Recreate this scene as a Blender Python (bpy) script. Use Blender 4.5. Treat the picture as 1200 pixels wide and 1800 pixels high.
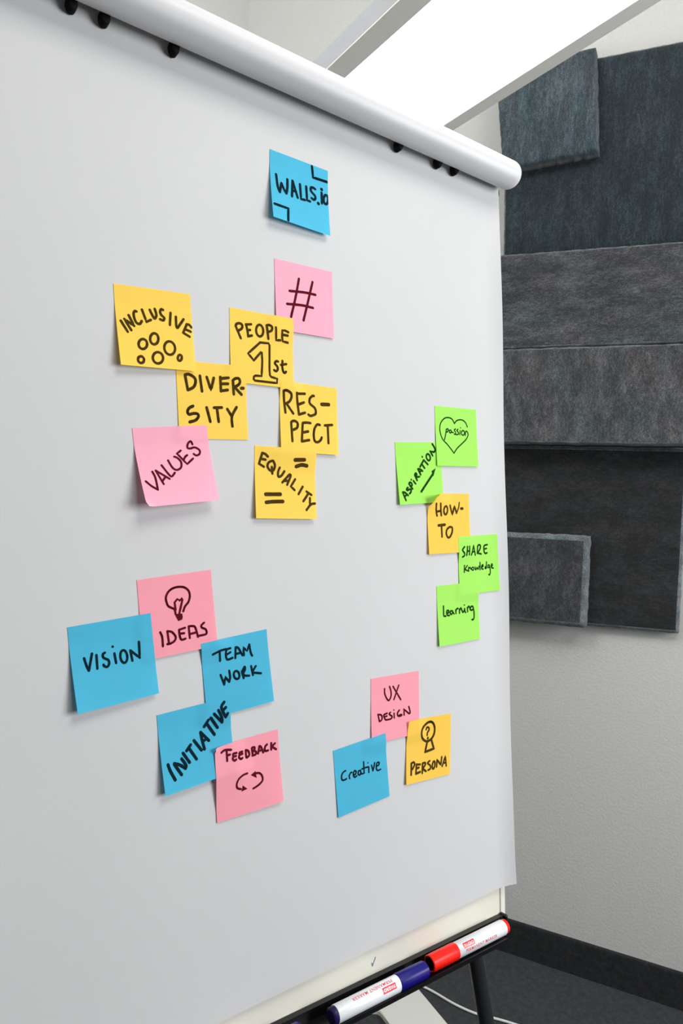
import bpy, bmesh, math, random
from mathutils import Vector, Matrix
import mathutils.noise as mnoise

random.seed(7)
for o in list(bpy.data.objects): bpy.data.objects.remove(o)
SC = bpy.context.scene
COL = SC.collection

# ------------------------------------------------------------------ camera
cam_d = bpy.data.cameras.new('camera')
cam_d.sensor_fit = 'VERTICAL'; cam_d.sensor_height = 36.0
cam_d.lens = 1242.12 / 1800 * 36.0
cam_d.clip_start = 0.02
cam = bpy.data.objects.new('camera', cam_d); COL.objects.link(cam)
R3 = Vector((0.80015579, -0.59820503, 0.04360571))
U3 = -Vector((0.01990557, -0.04617645, -0.99873495))
F3 = Vector((0.59946183, 0.80001155, -0.02504074))
M = Matrix((R3, U3, -F3)).transposed().to_4x4(); M.translation = Vector((0, 0, 1.45))
cam.matrix_world = M
SC.camera = cam

# ------------------------------------------------------------------ light
SC.view_settings.view_transform = 'Standard'
SC.view_settings.look = 'None'
SC.view_settings.gamma = 1.0
SC.view_settings.use_curve_mapping = False
SC.view_settings.exposure = -0.14
WORLD_STRENGTH = 0.09
LAMP_DOWN = 3.7
LAMP_UP = 2.5
wd = bpy.data.worlds.new('World'); SC.world = wd; wd.use_nodes = True
bg = wd.node_tree.nodes['Background']
bg.inputs[0].default_value = (0.88, 0.95, 1.0, 1); bg.inputs[1].default_value = WORLD_STRENGTH

def area(name, loc, target, sx, sy, power, col):
    l = bpy.data.lights.new(name, 'AREA'); l.shape = 'RECTANGLE'; l.size = sx; l.size_y = sy
    l.energy = power; l.color = col
    o = bpy.data.objects.new(name, l); COL.objects.link(o); o.location = loc
    o.rotation_euler = (Vector(target) - Vector(loc)).to_track_quat('-Z', 'Y').to_euler()
    return o
# added fill that brightens the board from the right, and the room's ceiling fixture
area('right_fill_light', (2.05, -1.25, 1.75), (0.55, 0.6, 1.35), 1.1, 1.1, 72, (0.95, 0.975, 1.0))
area('ceiling_fixture', (0.75, -0.75, 3.35), (0.60, 0.3, 0.8), 1.0, 1.0, 38, (1.0, 0.97, 0.94))

area('corner_fill_light', (-0.6, 1.05, 3.30), (1.0, 2.2, 2.6), 0.8, 0.5, 26, (0.98, 0.99, 1.0))  # added wash aimed at the far corner to brighten the upper walls

# ------------------------------------------------------------------ board frame of reference
B0 = Vector((0.5079503434, 0.6418839286, 1.4322774028))
AW = Vector((1, 0, 0)); BW = Vector((0, -0.0591335802, -0.9982500787)); NW = Vector((0, 0.9982500787, -0.0591335802))
def bpt(x, y, h=0.0): return B0 + AW * x + BW * y - NW * h

# ------------------------------------------------------------------ helpers
def props(o, label=None, cat=None, group=None, kind=None):
    if label: o['label'] = label
    if cat: o['category'] = cat
    if group: o['group'] = group
    if kind: o['kind'] = kind
    return o
def empty(name, loc, label, cat, group=None):
    o = bpy.data.objects.new(name, None); COL.objects.link(o); o.location = loc; o.empty_display_size = 0.05
    return props(o, label, cat, group)
def wloc(o):
    v = Vector((0, 0, 0))
    while o is not None: v += o.location; o = o.parent
    return v
def mesh_obj(name, verts, faces, mat, parent=None, origin=None, smooth=False, mats=None, fm=None):
    base = wloc(parent) if parent else Vector((0, 0, 0))
    org = Vector(origin) if origin is not None else (base if parent else sum((Vector(v) for v in verts), Vector()) / len(verts))
    me = bpy.data.meshes.new(name)
    me.from_pydata([tuple(Vector(v) - org) for v in verts], [], faces)
    for m in (mats or [mat]): me.materials.append(m)
    if fm:
        for p, i in zip(me.polygons, fm): p.material_index = i
    if smooth:
        for p in me.polygons: p.use_smooth = True
    me.update()
    o = bpy.data.objects.new(name, me); COL.objects.link(o)
    if parent: o.parent = parent; o.location = org - base
    else: o.location = org
    return o
class MB:
    def __init__(s): s.v = []; s.f = []
    def add(s, v, f):
        n = len(s.v); s.v += [Vector(a) for a in v]; s.f += [tuple(i + n for i in a) for a in f]
    def bm(s, b, mtx=None):
        b.verts.index_update()
        s.add([(mtx @ v.co if mtx else v.co) for v in b.verts], [[v.index for v in f.verts] for f in b.faces]); b.free()
    def box(s, x0, x1, y0, y1, z0, z1, bev=0.0, fn=None, seg=2):
        b = bmesh.new(); bmesh.ops.create_cube(b, size=1)
        for v in b.verts: v.co = ((x0 + x1) / 2 + v.co.x * (x1 - x0), (y0 + y1) / 2 + v.co.y * (y1 - y0), (z0 + z1) / 2 + v.co.z * (z1 - z0))
        if bev: bmesh.ops.bevel(b, geom=list(b.edges), offset=bev, segments=seg, affect='EDGES', profile=0.5)
        if fn:
            for v in b.verts: v.co = fn(v.co)
        b.normal_update(); s.bm(b)
    def tube(s, pts, r, n=16, caps=True, flat=1.0):
        pts = [Vector(p) for p in pts]; rr = r if isinstance(r, (list, tuple)) else [r] * len(pts)
        rings = []; up = None
        for i, p in enumerate(pts):
            d = (pts[min(i + 1, len(pts) - 1)] - pts[max(i - 1, 0)]).normalized()
            if up is None: up = Vector((0, 0, 1)) if abs(d.z) < 0.9 else Vector((0, 1, 0))
            a = d.cross(up).normalized(); b = a.cross(d).normalized(); up = b
            rings.append([p + a * (math.cos(t) * rr[i]) + b * (math.sin(t) * rr[i] * flat) for t in (2 * math.pi * k / n for k in range(n))])
        v = [q for r_ in rings for q in r_]; f = []
        for i in range(len(rings) - 1):
            for k in range(n): f.append((i * n + k, i * n + (k + 1) % n, (i + 1) * n + (k + 1) % n, (i + 1) * n + k))
        if caps: f.append(tuple(range(n - 1, -1, -1))); f.append(tuple((len(rings) - 1) * n + k for k in range(n)))
        s.add(v, f)
    def lathe(s, prof, frame, n=32, ribs=0, depth=0.0):
        # prof: list of (t along axis, radius); frame(t, a, b) -> point
        v = []; f = []
        for (t, r) in prof:
            for k in range(n):
                a = 2 * math.pi * k / n
                q = r - (depth if ribs and (k * ribs // n) % 2 else 0)
                v.append(frame(t, q * math.cos(a), q * math.sin(a)))
        for i in range(len(prof) - 1):
            for k in range(n): f.append((i * n + k, i * n + (k + 1) % n, (i + 1) * n + (k + 1) % n, (i + 1) * n + k))
        f.append(tuple(range(n - 1, -1, -1))); f.append(tuple((len(prof) - 1) * n + k for k in range(n)))
        s.add(v, f)
    def build(s, name, mat, parent=None, smooth=False, origin=None, angle=None):
        o = mesh_obj(name, s.v, s.f, mat, parent, origin, smooth)
        b = bmesh.new(); b.from_mesh(o.data); bmesh.ops.recalc_face_normals(b, faces=b.faces)
        if angle is not None:
            for e in b.edges:
                if len(e.link_faces) == 2 and e.calc_face_angle(0) > angle: e.smooth = False
        b.to_mesh(o.data); b.free()
        return o

# ------------------------------------------------------------------ materials
def new_mat(name):
    m = bpy.data.materials.new(name); m.use_nodes = True
    return m, m.node_tree, m.node_tree.nodes['Principled BSDF']
def N(nt, typ, **kw):
    n = nt.nodes.new(typ)
    for k, v in kw.items():
        if hasattr(n, k): setattr(n, k, v)
        else: n.inputs[k].default_value = v
    return n
def simple(name, col, rough=0.5, metal=0.0, spec=0.5, noise=0.0, nscale=40, bump=0.0, bscale=300, coat=0.0, trans=0.0):
    m, nt, p = new_mat(name)
    p.inputs['Base Color'].default_value = (*col, 1); p.inputs['Roughness'].default_value = rough
    p.inputs['Metallic'].default_value = metal; p.inputs['Specular IOR Level'].default_value = spec
    p.inputs['Coat Weight'].default_value = coat
    if trans:
        tr = N(nt, 'ShaderNodeBsdfTranslucent'); tr.inputs['Color'].default_value = (*[c ** 1.15 for c in col], 1)
        mix = N(nt, 'ShaderNodeMixShader'); mix.inputs[0].default_value = trans
        nt.links.new(p.outputs[0], mix.inputs[1]); nt.links.new(tr.outputs[0], mix.inputs[2])
        nt.links.new(mix.outputs[0], nt.nodes['Material Output'].inputs['Surface'])
    tc = N(nt, 'ShaderNodeTexCoord')
    if noise:
        nz = N(nt, 'ShaderNodeTexNoise', Scale=nscale, Detail=5.0)
        nt.links.new(tc.outputs['Object'], nz.inputs['Vector'])
        cr = N(nt, 'ShaderNodeValToRGB'); nt.links.new(nz.outputs['Fac'], cr.inputs['Fac'])
        cr.color_ramp.elements[0].position = 0.3; cr.color_ramp.elements[1].position = 0.7
        cr.color_ramp.elements[0].color = (*[c * (1 - noise) for c in col], 1)
        cr.color_ramp.elements[1].color = (*[min(1, c * (1 + noise)) for c in col], 1)
        nt.links.new(cr.outputs['Color'], p.inputs['Base Color'])
    if bump:
        nb = N(nt, 'ShaderNodeTexNoise', Scale=bscale, Detail=3.0); nt.links.new(tc.outputs['Object'], nb.inputs['Vector'])
        bp = N(nt, 'ShaderNodeBump', Strength=bump, Distance=0.001); nt.links.new(nb.outputs['Fac'], bp.inputs['Height'])
        nt.links.new(bp.outputs['Normal'], p.inputs['Normal'])
    return m
def felt(name, dark, mid, light, stretch, rough=1.0, fuzz=0.5):
    # pressed polyester fibre: broad mottling, stretched fibre streaks, fine light flecks
    m, nt, p = new_mat(name)
    p.inputs['Roughness'].default_value = rough; p.inputs['Specular IOR Level'].default_value = 0.15
    p.inputs['Sheen Weight'].default_value = fuzz * 0.4; p.inputs['Sheen Roughness'].default_value = 0.6
    tc = N(nt, 'ShaderNodeTexCoord')
    mp = N(nt, 'ShaderNodeMapping'); mp.inputs['Scale'].default_value = stretch; nt.links.new(tc.outputs['Object'], mp.inputs['Vector'])
    a = N(nt, 'ShaderNodeTexNoise', Scale=13.0, Detail=5.0, Roughness=0.65); nt.links.new(mp.outputs['Vector'], a.inputs['Vector'])
    b = N(nt, 'ShaderNodeTexNoise', Scale=95.0, Detail=6.0, Roughness=0.8); nt.links.new(mp.outputs['Vector'], b.inputs['Vector'])
    c = N(nt, 'ShaderNodeTexNoise', Scale=420.0, Detail=3.0, Roughness=0.9); nt.links.new(tc.outputs['Object'], c.inputs['Vector'])
    m1 = N(nt, 'ShaderNodeMath', operation='MULTIPLY_ADD'); nt.links.new(a.outputs['Fac'], m1.inputs[0]); m1.inputs[1].default_value = 0.30
    m0 = N(nt, 'ShaderNodeMath', operation='MULTIPLY'); nt.links.new(b.outputs['Fac'], m0.inputs[0]); m0.inputs[1].default_value = 0.38
    nt.links.new(m0.outputs[0], m1.inputs[2])
    m2 = N(nt, 'ShaderNodeMath', operation='MULTIPLY_ADD'); nt.links.new(c.outputs['Fac'], m2.inputs[0]); m2.inputs[1].default_value = 0.50; nt.links.new(m1.outputs[0], m2.inputs[2])
    cr = N(nt, 'ShaderNodeValToRGB'); nt.links.new(m2.outputs[0], cr.inputs['Fac'])
    e = cr.color_ramp.elements; e[0].position = 0.505; e[0].color = (*dark, 1); e[1].position = 0.70; e[1].color = (*light, 1)
    x = cr.color_ramp.elements.new(0.588); x.color = (*mid, 1)
    # faint hue drift between teal and plum fibres
    h = N(nt, 'ShaderNodeTexNoise', Scale=9.0, Detail=3.0); nt.links.new(mp.outputs['Vector'], h.inputs['Vector'])
    hr = N(nt, 'ShaderNodeValToRGB'); nt.links.new(h.outputs['Fac'], hr.inputs['Fac'])
    hr.color_ramp.elements[0].position = 0.38; hr.color_ramp.elements[0].color = (0.72, 1.05, 1.08, 1)
    hr.color_ramp.elements[1].position = 0.62; hr.color_ramp.elements[1].color = (1.06, 0.94, 1.0, 1)
    mx = N(nt, 'ShaderNodeMix'); mx.data_type = 'RGBA'; mx.blend_type = 'MULTIPLY'; mx.inputs[0].default_value = 0.4
    nt.links.new(cr.outputs['Color'], mx.inputs[6]); nt.links.new(hr.outputs['Color'], mx.inputs[7])
    nt.links.new(mx.outputs[2], p.inputs['Base Color'])
    bp = N(nt, 'ShaderNodeBump', Strength=0.8, Distance=0.003); nt.links.new(m2.outputs[0], bp.inputs['Height']); nt.links.new(bp.outputs['Normal'], p.inputs['Normal'])
    return m
def plaster(name, col):
    m, nt, p = new_mat(name)
    p.inputs['Roughness'].default_value = 0.9; p.inputs['Specular IOR Level'].default_value = 0.2
    tc = N(nt, 'ShaderNodeTexCoord')
    nz = N(nt, 'ShaderNodeTexNoise', Scale=140.0, Detail=5.0, Roughness=0.6); nt.links.new(tc.outputs['Object'], nz.inputs['Vector'])
    cr = N(nt, 'ShaderNodeValToRGB'); nt.links.new(nz.outputs['Fac'], cr.inputs['Fac'])
    cr.color_ramp.elements[0].position = 0.3; cr.color_ramp.elements[0].color = (*[c * 0.95 for c in col], 1)
    cr.color_ramp.elements[1].position = 0.7; cr.color_ramp.elements[1].color = (*col, 1)
    nt.links.new(cr.outputs['Color'], p.inputs['Base Color'])
    bp = N(nt, 'ShaderNodeBump', Strength=0.45, Distance=0.002); nt.links.new(nz.outputs['Fac'], bp.inputs['Height']); nt.links.new(bp.outputs['Normal'], p.inputs['Normal'])
    return m
def emis(name, col, s):
    m, nt, p = new_mat(name)
    p.inputs['Base Color'].default_value = (*col, 1); p.inputs['Emission Color'].default_value = (*col, 1); p.inputs['Emission Strength'].default_value = s
    tc = N(nt, 'ShaderNodeTexCoord'); nz = N(nt, 'ShaderNodeTexNoise', Scale=900.0); nt.links.new(tc.outputs['Object'], nz.inputs['Vector'])
    bp = N(nt, 'ShaderNodeBump', Strength=0.1, Distance=0.0005); nt.links.new(nz.outputs['Fac'], bp.inputs['Height']); nt.links.new(bp.outputs['Normal'], p.inputs['Normal'])
    return m

MAT = dict(
    wall=plaster('wall_paint', (0.59, 0.59, 0.565)),
    ceil=plaster('ceiling_paint', (0.86, 0.86, 0.85)),
    carpet=felt('floor_carpet', (0.0132, 0.0145, 0.0158), (0.0238, 0.0257, 0.0277), (0.0495, 0.0528, 0.0561), (5, 5, 5), fuzz=0.2),
    skirt=felt('skirting_carpet', (0.0075, 0.0083, 0.0090), (0.0135, 0.0150, 0.0165), (0.0300, 0.0323, 0.0345), (5, 5, 5), fuzz=0.2),
    felt_v=felt('felt_vertical_grain', (0.0053, 0.0094, 0.0129), (0.0122, 0.0203, 0.0265), (0.0446, 0.0666, 0.0809), (2.2, 1.2, 0.7)),
    felt_b=felt('felt_teal_grain', (0.0142, 0.0227, 0.0272), (0.0370, 0.0526, 0.0607), (0.1197, 0.1556, 0.1744), (2.4, 1.2, 0.6)),
    felt_h=felt('felt_horizontal_grain', (0.0224, 0.0248, 0.0272), (0.0496, 0.0528, 0.0576), (0.1600, 0.1640, 0.1720), (0.7, 1.2, 2.0)),
    felt_d=felt('felt_grey_grain', (0.0235, 0.0252, 0.0269), (0.0521, 0.0538, 0.0571), (0.1596, 0.1638, 0.1680), (1.9, 1.2, 0.9)),
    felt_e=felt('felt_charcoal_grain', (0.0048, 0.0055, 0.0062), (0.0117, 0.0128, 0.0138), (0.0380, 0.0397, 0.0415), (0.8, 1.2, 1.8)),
    felt_f=felt('felt_small_grain', (0.0154, 0.0175, 0.0196), (0.0350, 0.0378, 0.0406), (0.1120, 0.1176, 0.1225), (1.7, 1.2, 1.0)),
    felt_edge=felt('felt_cut_edge', (0.05, 0.056, 0.062), (0.10, 0.108, 0.115), (0.26, 0.275, 0.285), (2, 2, 2)),
    paper=simple('flipchart_paper', (0.575, 0.575, 0.577), 0.85, spec=0.2, noise=0.012, nscale=6, bump=0.06, bscale=900),
    pages=simple('pad_page_edges', (0.72, 0.72, 0.71), 0.9, noise=0.03, nscale=400),
    board=simple('cream_enamel', (0.74, 0.72, 0.63), 0.22, spec=0.5, noise=0.02, nscale=5),
    frame=simple('cream_frame', (0.76, 0.74, 0.67), 0.35, noise=0.02, nscale=8),
    bar=simple('white_bar_plastic', (0.60, 0.60, 0.61), 0.45, spec=0.45, noise=0.01, nscale=30, bump=0.03, bscale=600),
    black=simple('black_plastic', (0.004, 0.004, 0.0045), 0.7, spec=0.12, noise=0.1, nscale=80),
    tray=simple('black_glossy_tray', (0.005, 0.005, 0.006), 0.32, spec=0.3, noise=0.1, nscale=80),
    leg=simple('dark_grey_metal', (0.050, 0.052, 0.055), 0.36, metal=0.7, noise=0.05, nscale=50),
    lampbody=simple('lamp_grey_paint', (0.50, 0.515, 0.53), 0.4, noise=0.02, nscale=80),
    lampbezel=simple('lamp_bezel_paint', (0.92, 0.90, 0.85), 0.5, noise=0.02, nscale=80),
    lampbase=simple('lamp_base_paint', (0.66, 0.655, 0.61), 0.5, noise=0.015, nscale=200, bump=0.05, bscale=800),
    down=emis('lamp_diffuser_glow', (1.0, 0.975, 0.92), LAMP_DOWN),
    up=emis('lamp_uplight_glow', (1.0, 0.985, 0.96), LAMP_UP),
    cable=simple('white_cable_sheath', (0.66, 0.66, 0.65), 0.45, noise=0.02, nscale=60),
    red=simple('red_marker_plastic', (0.80, 0.010, 0.004), 0.4, spec=0.25, noise=0.04, nscale=60),
    blue=simple('blue_marker_plastic', (0.006, 0.003, 0.16), 0.38, spec=0.25, noise=0.04, nscale=60),
    plug=simple('indigo_plug_plastic', (0.014, 0.007, 0.065), 0.4, spec=0.25, noise=0.04, nscale=60),
    barrel=simple('white_marker_barrel', (0.72, 0.74, 0.76), 0.28, noise=0.01, nscale=60),
    print_red=simple('red_print', (0.62, 0.012, 0.03), 0.4, noise=0.03, nscale=300),
    print_white=simple('white_print', (0.80, 0.80, 0.80), 0.4, noise=0.02, nscale=300),
    note_blue=simple('blue_note_paper', (0.085, 0.50, 0.72), 0.8, spec=0.15, noise=0.02, nscale=60, bump=0.08, bscale=1200, trans=0.18),
    note_yellow=simple('yellow_note_paper', (0.99, 0.675, 0.115), 0.8, spec=0.15, noise=0.01, nscale=60, bump=0.08, bscale=1200, trans=0.18),
    note_orange=simple('golden_note_paper', (0.98, 0.62, 0.095), 0.8, spec=0.15, noise=0.01, nscale=60, bump=0.08, bscale=1200, trans=0.18),
    note_pink=simple('pink_note_paper', (0.99, 0.45, 0.57), 0.8, spec=0.15, noise=0.01, nscale=60, bump=0.08, bscale=1200, trans=0.18),
    note_salmon=simple('salmon_note_paper', (0.99, 0.38, 0.46), 0.8, spec=0.15, noise=0.01, nscale=60, bump=0.08, bscale=1200, trans=0.18),
    note_green=simple('green_note_paper', (0.40, 0.86, 0.14), 0.8, spec=0.15, noise=0.01, nscale=60, bump=0.08, bscale=1200, trans=0.18),
    ink_blue=simple('ink_on_blue', (0.004, 0.018, 0.028), 0.9, spec=0.04, noise=0.15, nscale=200),
    ink_yellow=simple('ink_on_yellow', (0.062, 0.034, 0.006), 0.9, spec=0.04, noise=0.2, nscale=200),
    ink_pink=simple('ink_on_pink', (0.098, 0.006, 0.014), 0.9, spec=0.04, noise=0.2, nscale=200),
    ink_green=simple('ink_on_green', (0.008, 0.050, 0.004), 0.9, spec=0.04, noise=0.2, nscale=200),
    smudge_blue=simple('blue_ink_smudge', (0.10, 0.20, 0.30), 0.5, noise=0.2, nscale=300),
    smudge_red=simple('red_ink_smear', (0.72, 0.50, 0.43), 0.4, noise=0.12, nscale=60),
)

# ------------------------------------------------------------------ room
W1 = Vector((1.79864, 1.49726, 0)); DV = Vector((0.4447659, -0.89564686, 0)); WN = Vector((0.89564686, 0.4447659, 0))
def wp(s, z, off=0.0): return W1 + DV * s - WN * off + Vector((0, 0, z))
CS = -1.101; CH = 3.5
corner = wp(CS, 0)
LDIR = -WN            # the left wall runs from the corner towards the room's left side
def slab(name, a, b, c, d, nrm, th, mat):
    v = [Vector(p) for p in (a, b, c, d)]; n = Vector(nrm) * th
    mb = MB(); mb.add(v + [p + n for p in v], [(0, 1, 2, 3), (7, 6, 5, 4), (0, 4, 5, 1), (1, 5, 6, 2), (2, 6, 7, 3), (3, 7, 4, 0)])
    o = mb.build(name, mat); props(o, kind='structure'); return o
RL = 3.6; LL = 5.2
slab('wall_right', wp(CS, 0), wp(RL, 0), wp(RL, CH), wp(CS, CH), WN, 0.1, MAT['wall'])
lw = lambda t, z: corner + LDIR * t + Vector((0, 0, z))
slab('wall_left', lw(-0.1, 0), lw(LL, 0), lw(LL, CH), lw(-0.1, CH), -DV, 0.1, MAT['wall'])
fa, fb = wp(CS, 0), wp(RL, 0)
fl = [fa - DV * 0.1 + WN * 0.1, fb + WN * 0.1, fb + LDIR * LL, fa - DV * 0.1 + LDIR * LL]
slab('floor', *fl, (0, 0, -1), 0.1, MAT['carpet'])
slab('ceiling', *[p + Vector((0, 0, CH)) for p in fl], (0, 0, 1), 0.1, MAT['ceil'])
def skirting(name, fn, t0, t1):
    mb = MB(); prof = [(0.0, 0.0), (0.012, 0.0), (0.012, 0.098), (0.010, 0.104), (0.004, 0.106), (0.0, 0.106)]
    v = [fn(t, z, o) for t in (t0, t1) for (o, z) in prof]; n = len(prof)
    f = [(i, (i + 1) % n, n + (i + 1) % n, n + i) for i in range(n)] + [tuple(range(n - 1, -1, -1)), tuple(range(n, 2 * n))]
    mb.add(v, f); props(mb.build(name, MAT['skirt']), kind='structure')
skirting('baseboard_right', lambda t, z, o: wp(t, z, o), CS + 0.0125, RL)
skirting('baseboard_left', lambda t, z, o: lw(t, z) + DV * o, 0.0125, LL)

# ------------------------------------------------------------------ felt sound panels on the right wall
def panel(corners, o0, o1, mat, label, seed, bev=0.005, edge=None):
    # corners TL TR BR BL as (s, z) of the front face; thick board with compressed, frayed edges
    c = [Vector(p) for p in corners]; nu, nv = 64, 48
    org = wp((c[0].x + c[2].x) / 2, (c[0].y + c[2].y) / 2, o0)
    def loc(u, v, off):
        p = (c[0] * (1 - u) + c[1] * u) * (1 - v) + (c[3] * (1 - u) + c[2] * u) * v
        return p, off
    Wd = (c[1] - c[0]).length; Hd = (c[3] - c[0]).length
    def steps(L, n_): a = bev / L; return [0, a * .5, a] + [a + (1 - 2 * a) * i / n_ for i in range(1, n_)] + [1 - a, 1 - a * .5, 1]
    us = steps(Wd, nu); vs = steps(Hd, nv)
    P = []; F = []; FM = []
    nU, nV = len(us), len(vs)
    def fray(q): return 0.0022 * mnoise.noise(Vector((q.x * 60, q.y * 60, seed * 3.1)))
    for v in vs:
        for u in us:
            p, off = loc(u, v, o1)
            d = min(u * Wd, (1 - u) * Wd, v * Hd, (1 - v) * Hd)
            t = max(0.0, 1 - d / bev)
            off = o1 - bev * 0.7 * t ** 1.4 + 0.0012 * mnoise.noise(Vector((p.x * 45, p.y * 45, seed))) * (1 if d > 0.004 else 0)
            if d < 0.001: p = p + Vector((fray(p), fray(p + Vector((5, 3)))))
            P.append(wp(p.x, p.y, off))
    for j in range(nV - 1):
        for i in range(nU - 1):
            F.append((j * nU + i, (j + 1) * nU + i, (j + 1) * nU + i + 1, j * nU + i + 1))
            FM.append(1 if (i < 2 or j < 2 or i >= nU - 3 or j >= nV - 3) else 0)
    ring = [i for i in range(nU)] + [j * nU + nU - 1 for j in range(1, nV)] + [(nV - 1) * nU + i for i in range(nU - 2, -1, -1)] + [j * nU for j in range(nV - 2, 0, -1)]
    b0 = len(P)
    for r in ring:
        q = P[r]; P.append(q + WN * ((q - W1).dot(-WN) - o0))
    nr = len(ring)
    for k in range(nr):
        F.append((ring[k], ring[(k + 1) % nr], b0 + (k + 1) % nr, b0 + k)); FM.append(1)
    F.append(tuple(b0 + k for k in range(nr))); FM.append(1)
    ang = math.atan2(DV.y, DV.x)
    rot = Matrix.Rotation(-ang, 4, 'Z')
    me = bpy.data.meshes.new('acoustic_panel'); me.from_pydata([tuple(rot @ (q - org)) for q in P], [], F)
    me.materials.append(mat); me.materials.append(edge or MAT['felt_edge'])
    for p_, i in zip(me.polygons, FM): p_.material_index = i; p_.use_smooth = True
    b = bmesh.new(); b.from_mesh(me); bmesh.ops.recalc_face_normals(b, faces=b.faces); b.to_mesh(me); b.free()
    o = bpy.data.objects.new('acoustic_panel', me); COL.objects.link(o); o.location = org; o.rotation_euler = (0, 0, ang)
    props(o, label, 'acoustic panel', 'felt acoustic panels on the wall')
    return o
G = 0.0012
panel([(-.068, 2.792), (.66, 2.768), (.66, 2.2), (-.048, 2.208)], G, .05, MAT['felt_v'], 'large blue-grey felt panel at the top of the wall, behind the smaller square one', 1)
panel([(-.088, 2.79), (.206, 2.786), (.227, 2.484), (-.052, 2.477)], .053, .10, MAT['felt_b'], 'small teal-grey felt square raised on the top panel beside the lit lamp', 2, 0.0075, MAT['felt_b'])
panel([(-.043, 2.203), (.70, 2.175), (.70, 1.9036), (-.043, 1.9186)], G, .122, MAT['felt_h'], 'long grey felt strip with a sideways grain, directly below the blue-grey top panel', 3)
panel([(-.043, 1.9155), (.70, 1.9005), (.70, 1.625), (-.043, 1.632)], G, .122, MAT['felt_d'], 'brownish grey felt strip casting a black shadow on the panel below it', 4)
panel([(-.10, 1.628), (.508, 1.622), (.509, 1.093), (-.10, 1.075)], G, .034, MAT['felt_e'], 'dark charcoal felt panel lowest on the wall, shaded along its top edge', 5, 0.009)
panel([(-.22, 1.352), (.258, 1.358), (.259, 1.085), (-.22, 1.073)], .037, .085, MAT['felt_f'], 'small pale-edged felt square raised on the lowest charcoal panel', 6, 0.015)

# ------------------------------------------------------------------ floor lamp with long luminous head
lamp = empty('floor_lamp', (1.13, 1.5, 0), 'grey office floor lamp with a long glowing rectangular head above the flip chart', 'floor lamp')
ang = math.radians(4.85)
LO = Vector((1.302, 1.318, 2.4)); lf = Vector((-math.sin(ang), -math.cos(ang), 0)); lr = Vector((math.cos(ang), -math.sin(ang), 0))
def lp(r, f, z): return LO + lr * r + lf * f + Vector((0, 0, z))   # r: from the right outer edge, f: towards the camera
HW = 0.398; F0, F1 = -0.16, 1.45; HT = 0.05
mb = MB()
for (r0, r1, f0, f1) in ((-0.035, 0, F0, F1), (-HW, -HW + 0.05, F0, F1), (-HW + 0.05, -0.035, F0, F0 + 0.04), (-HW + 0.05, -0.035, F1 - 0.04, F1)):
    mb.box(r0, r1, f0, f1, 0, 0.0035, fn=lambda c: lp(c.x, c.y, c.z))
mb.build('head_bezel', MAT['lampbezel'], lamp)
mb = MB()
for (r0, r1, f0, f1) in ((-0.012, 0, F0, F1), (-HW, -HW + 0.012, F0, F1), (-HW + 0.012, -0.012, F0, F0 + 0.012), (-HW + 0.012, -0.012, F1 - 0.012, F1)):
    mb.box(r0, r1, f0, f1, 0.004, HT, fn=lambda c: lp(c.x, c.y, c.z))
mb.build('head_housing', MAT['lampbody'], lamp)
mb = MB(); mb.box(-HW + 0.05, -0.035, F0 + 0.04, F1 - 0.04, 0.001, 0.010, fn=lambda c: lp(c.x, c.y, c.z))
props(mb.build('diffuser', MAT['down'], lamp), 'glowing white diffuser')
mb = MB(); mb.box(-HW + 0.013, -0.013, F0 + 0.013, F1 - 0.013, 0.040, 0.046, fn=lambda c: lp(c.x, c.y, c.z))
mb.build('uplight_panel', MAT['up'], lamp)
# U-shaped foot plate with rounded corners, opening towards the board
a2 = math.radians(10.5); bf = Vector((-math.sin(a2), -math.cos(a2), 0)); br = Vector((math.cos(a2), -math.sin(a2), 0))
BO = Vector((1.452, 1.474, 0))
def bp2(r, f, z): return BO + br * r + bf * f + Vector((0, 0, z))
def arc(cx, cy, r, a0, a1, n=6): return [(cx + r * math.cos(math.radians(a0 + (a1 - a0) * i / n)), cy + r * math.sin(math.radians(a0 + (a1 - a0) * i / n))) for i in range(n + 1)]
BWD = 0.60; LIMB = 0.148; BK = 0.185; FR = 0.42
out = []
out += arc(-0.015, FR - 0.015, 0.015, 0, 90) + arc(-LIMB + 0.015, FR - 0.015, 0.015, 90, 180)
out += [(-LIMB, 0.09)] + arc(-LIMB - 0.022, 0.061, 0.022, 0, -90)[1:] + arc(-BWD + LIMB + 0.022, 0.061, 0.022, -90, -180)
out += arc(-BWD + LIMB - 0.015, FR - 0.015, 0.015, 0, 90) + arc(-BWD + 0.015, FR - 0.015, 0.015, 90, 180)
out += arc(-BWD + 0.02, -BK + 0.02, 0.02, 180, 270) + arc(-0.02, -BK + 0.02, 0.02, 270, 360)
b = bmesh.new(); vs = [b.verts.new(bp2(x, y, 0.001)) for x, y in out]; fc = b.faces.new(vs)
r = bmesh.ops.extrude_face_region(b, geom=[fc])
for v in r['geom']:
    if isinstance(v, bmesh.types.BMVert): v.co.z = 0.014
bmesh.ops.bevel(b, geom=[e for e in b.edges if all(v.co.z > 0.01 for v in e.verts)], offset=0.002, segments=2, affect='EDGES')
bmesh.ops.recalc_face_normals(b, faces=b.faces)
mb = MB(); mb.bm(b); mb.build('foot_plate', MAT['lampbase'], lamp)
mb = MB(); colp = bp2(-0.30, -0.10, 0); top = lp(-HW / 2, F0 + 0.05, 0)
mb.tube([(colp.x, colp.y, 0.0145), (colp.x, colp.y, 2.30), (colp.x * .4 + top.x * .6, colp.y * .4 + top.y * .6, 2.375), (top.x, top.y, 2.3995)], 0.02, 20)
mb.build('column', MAT['lampbody'], lamp, True, angle=0.9)
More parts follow.
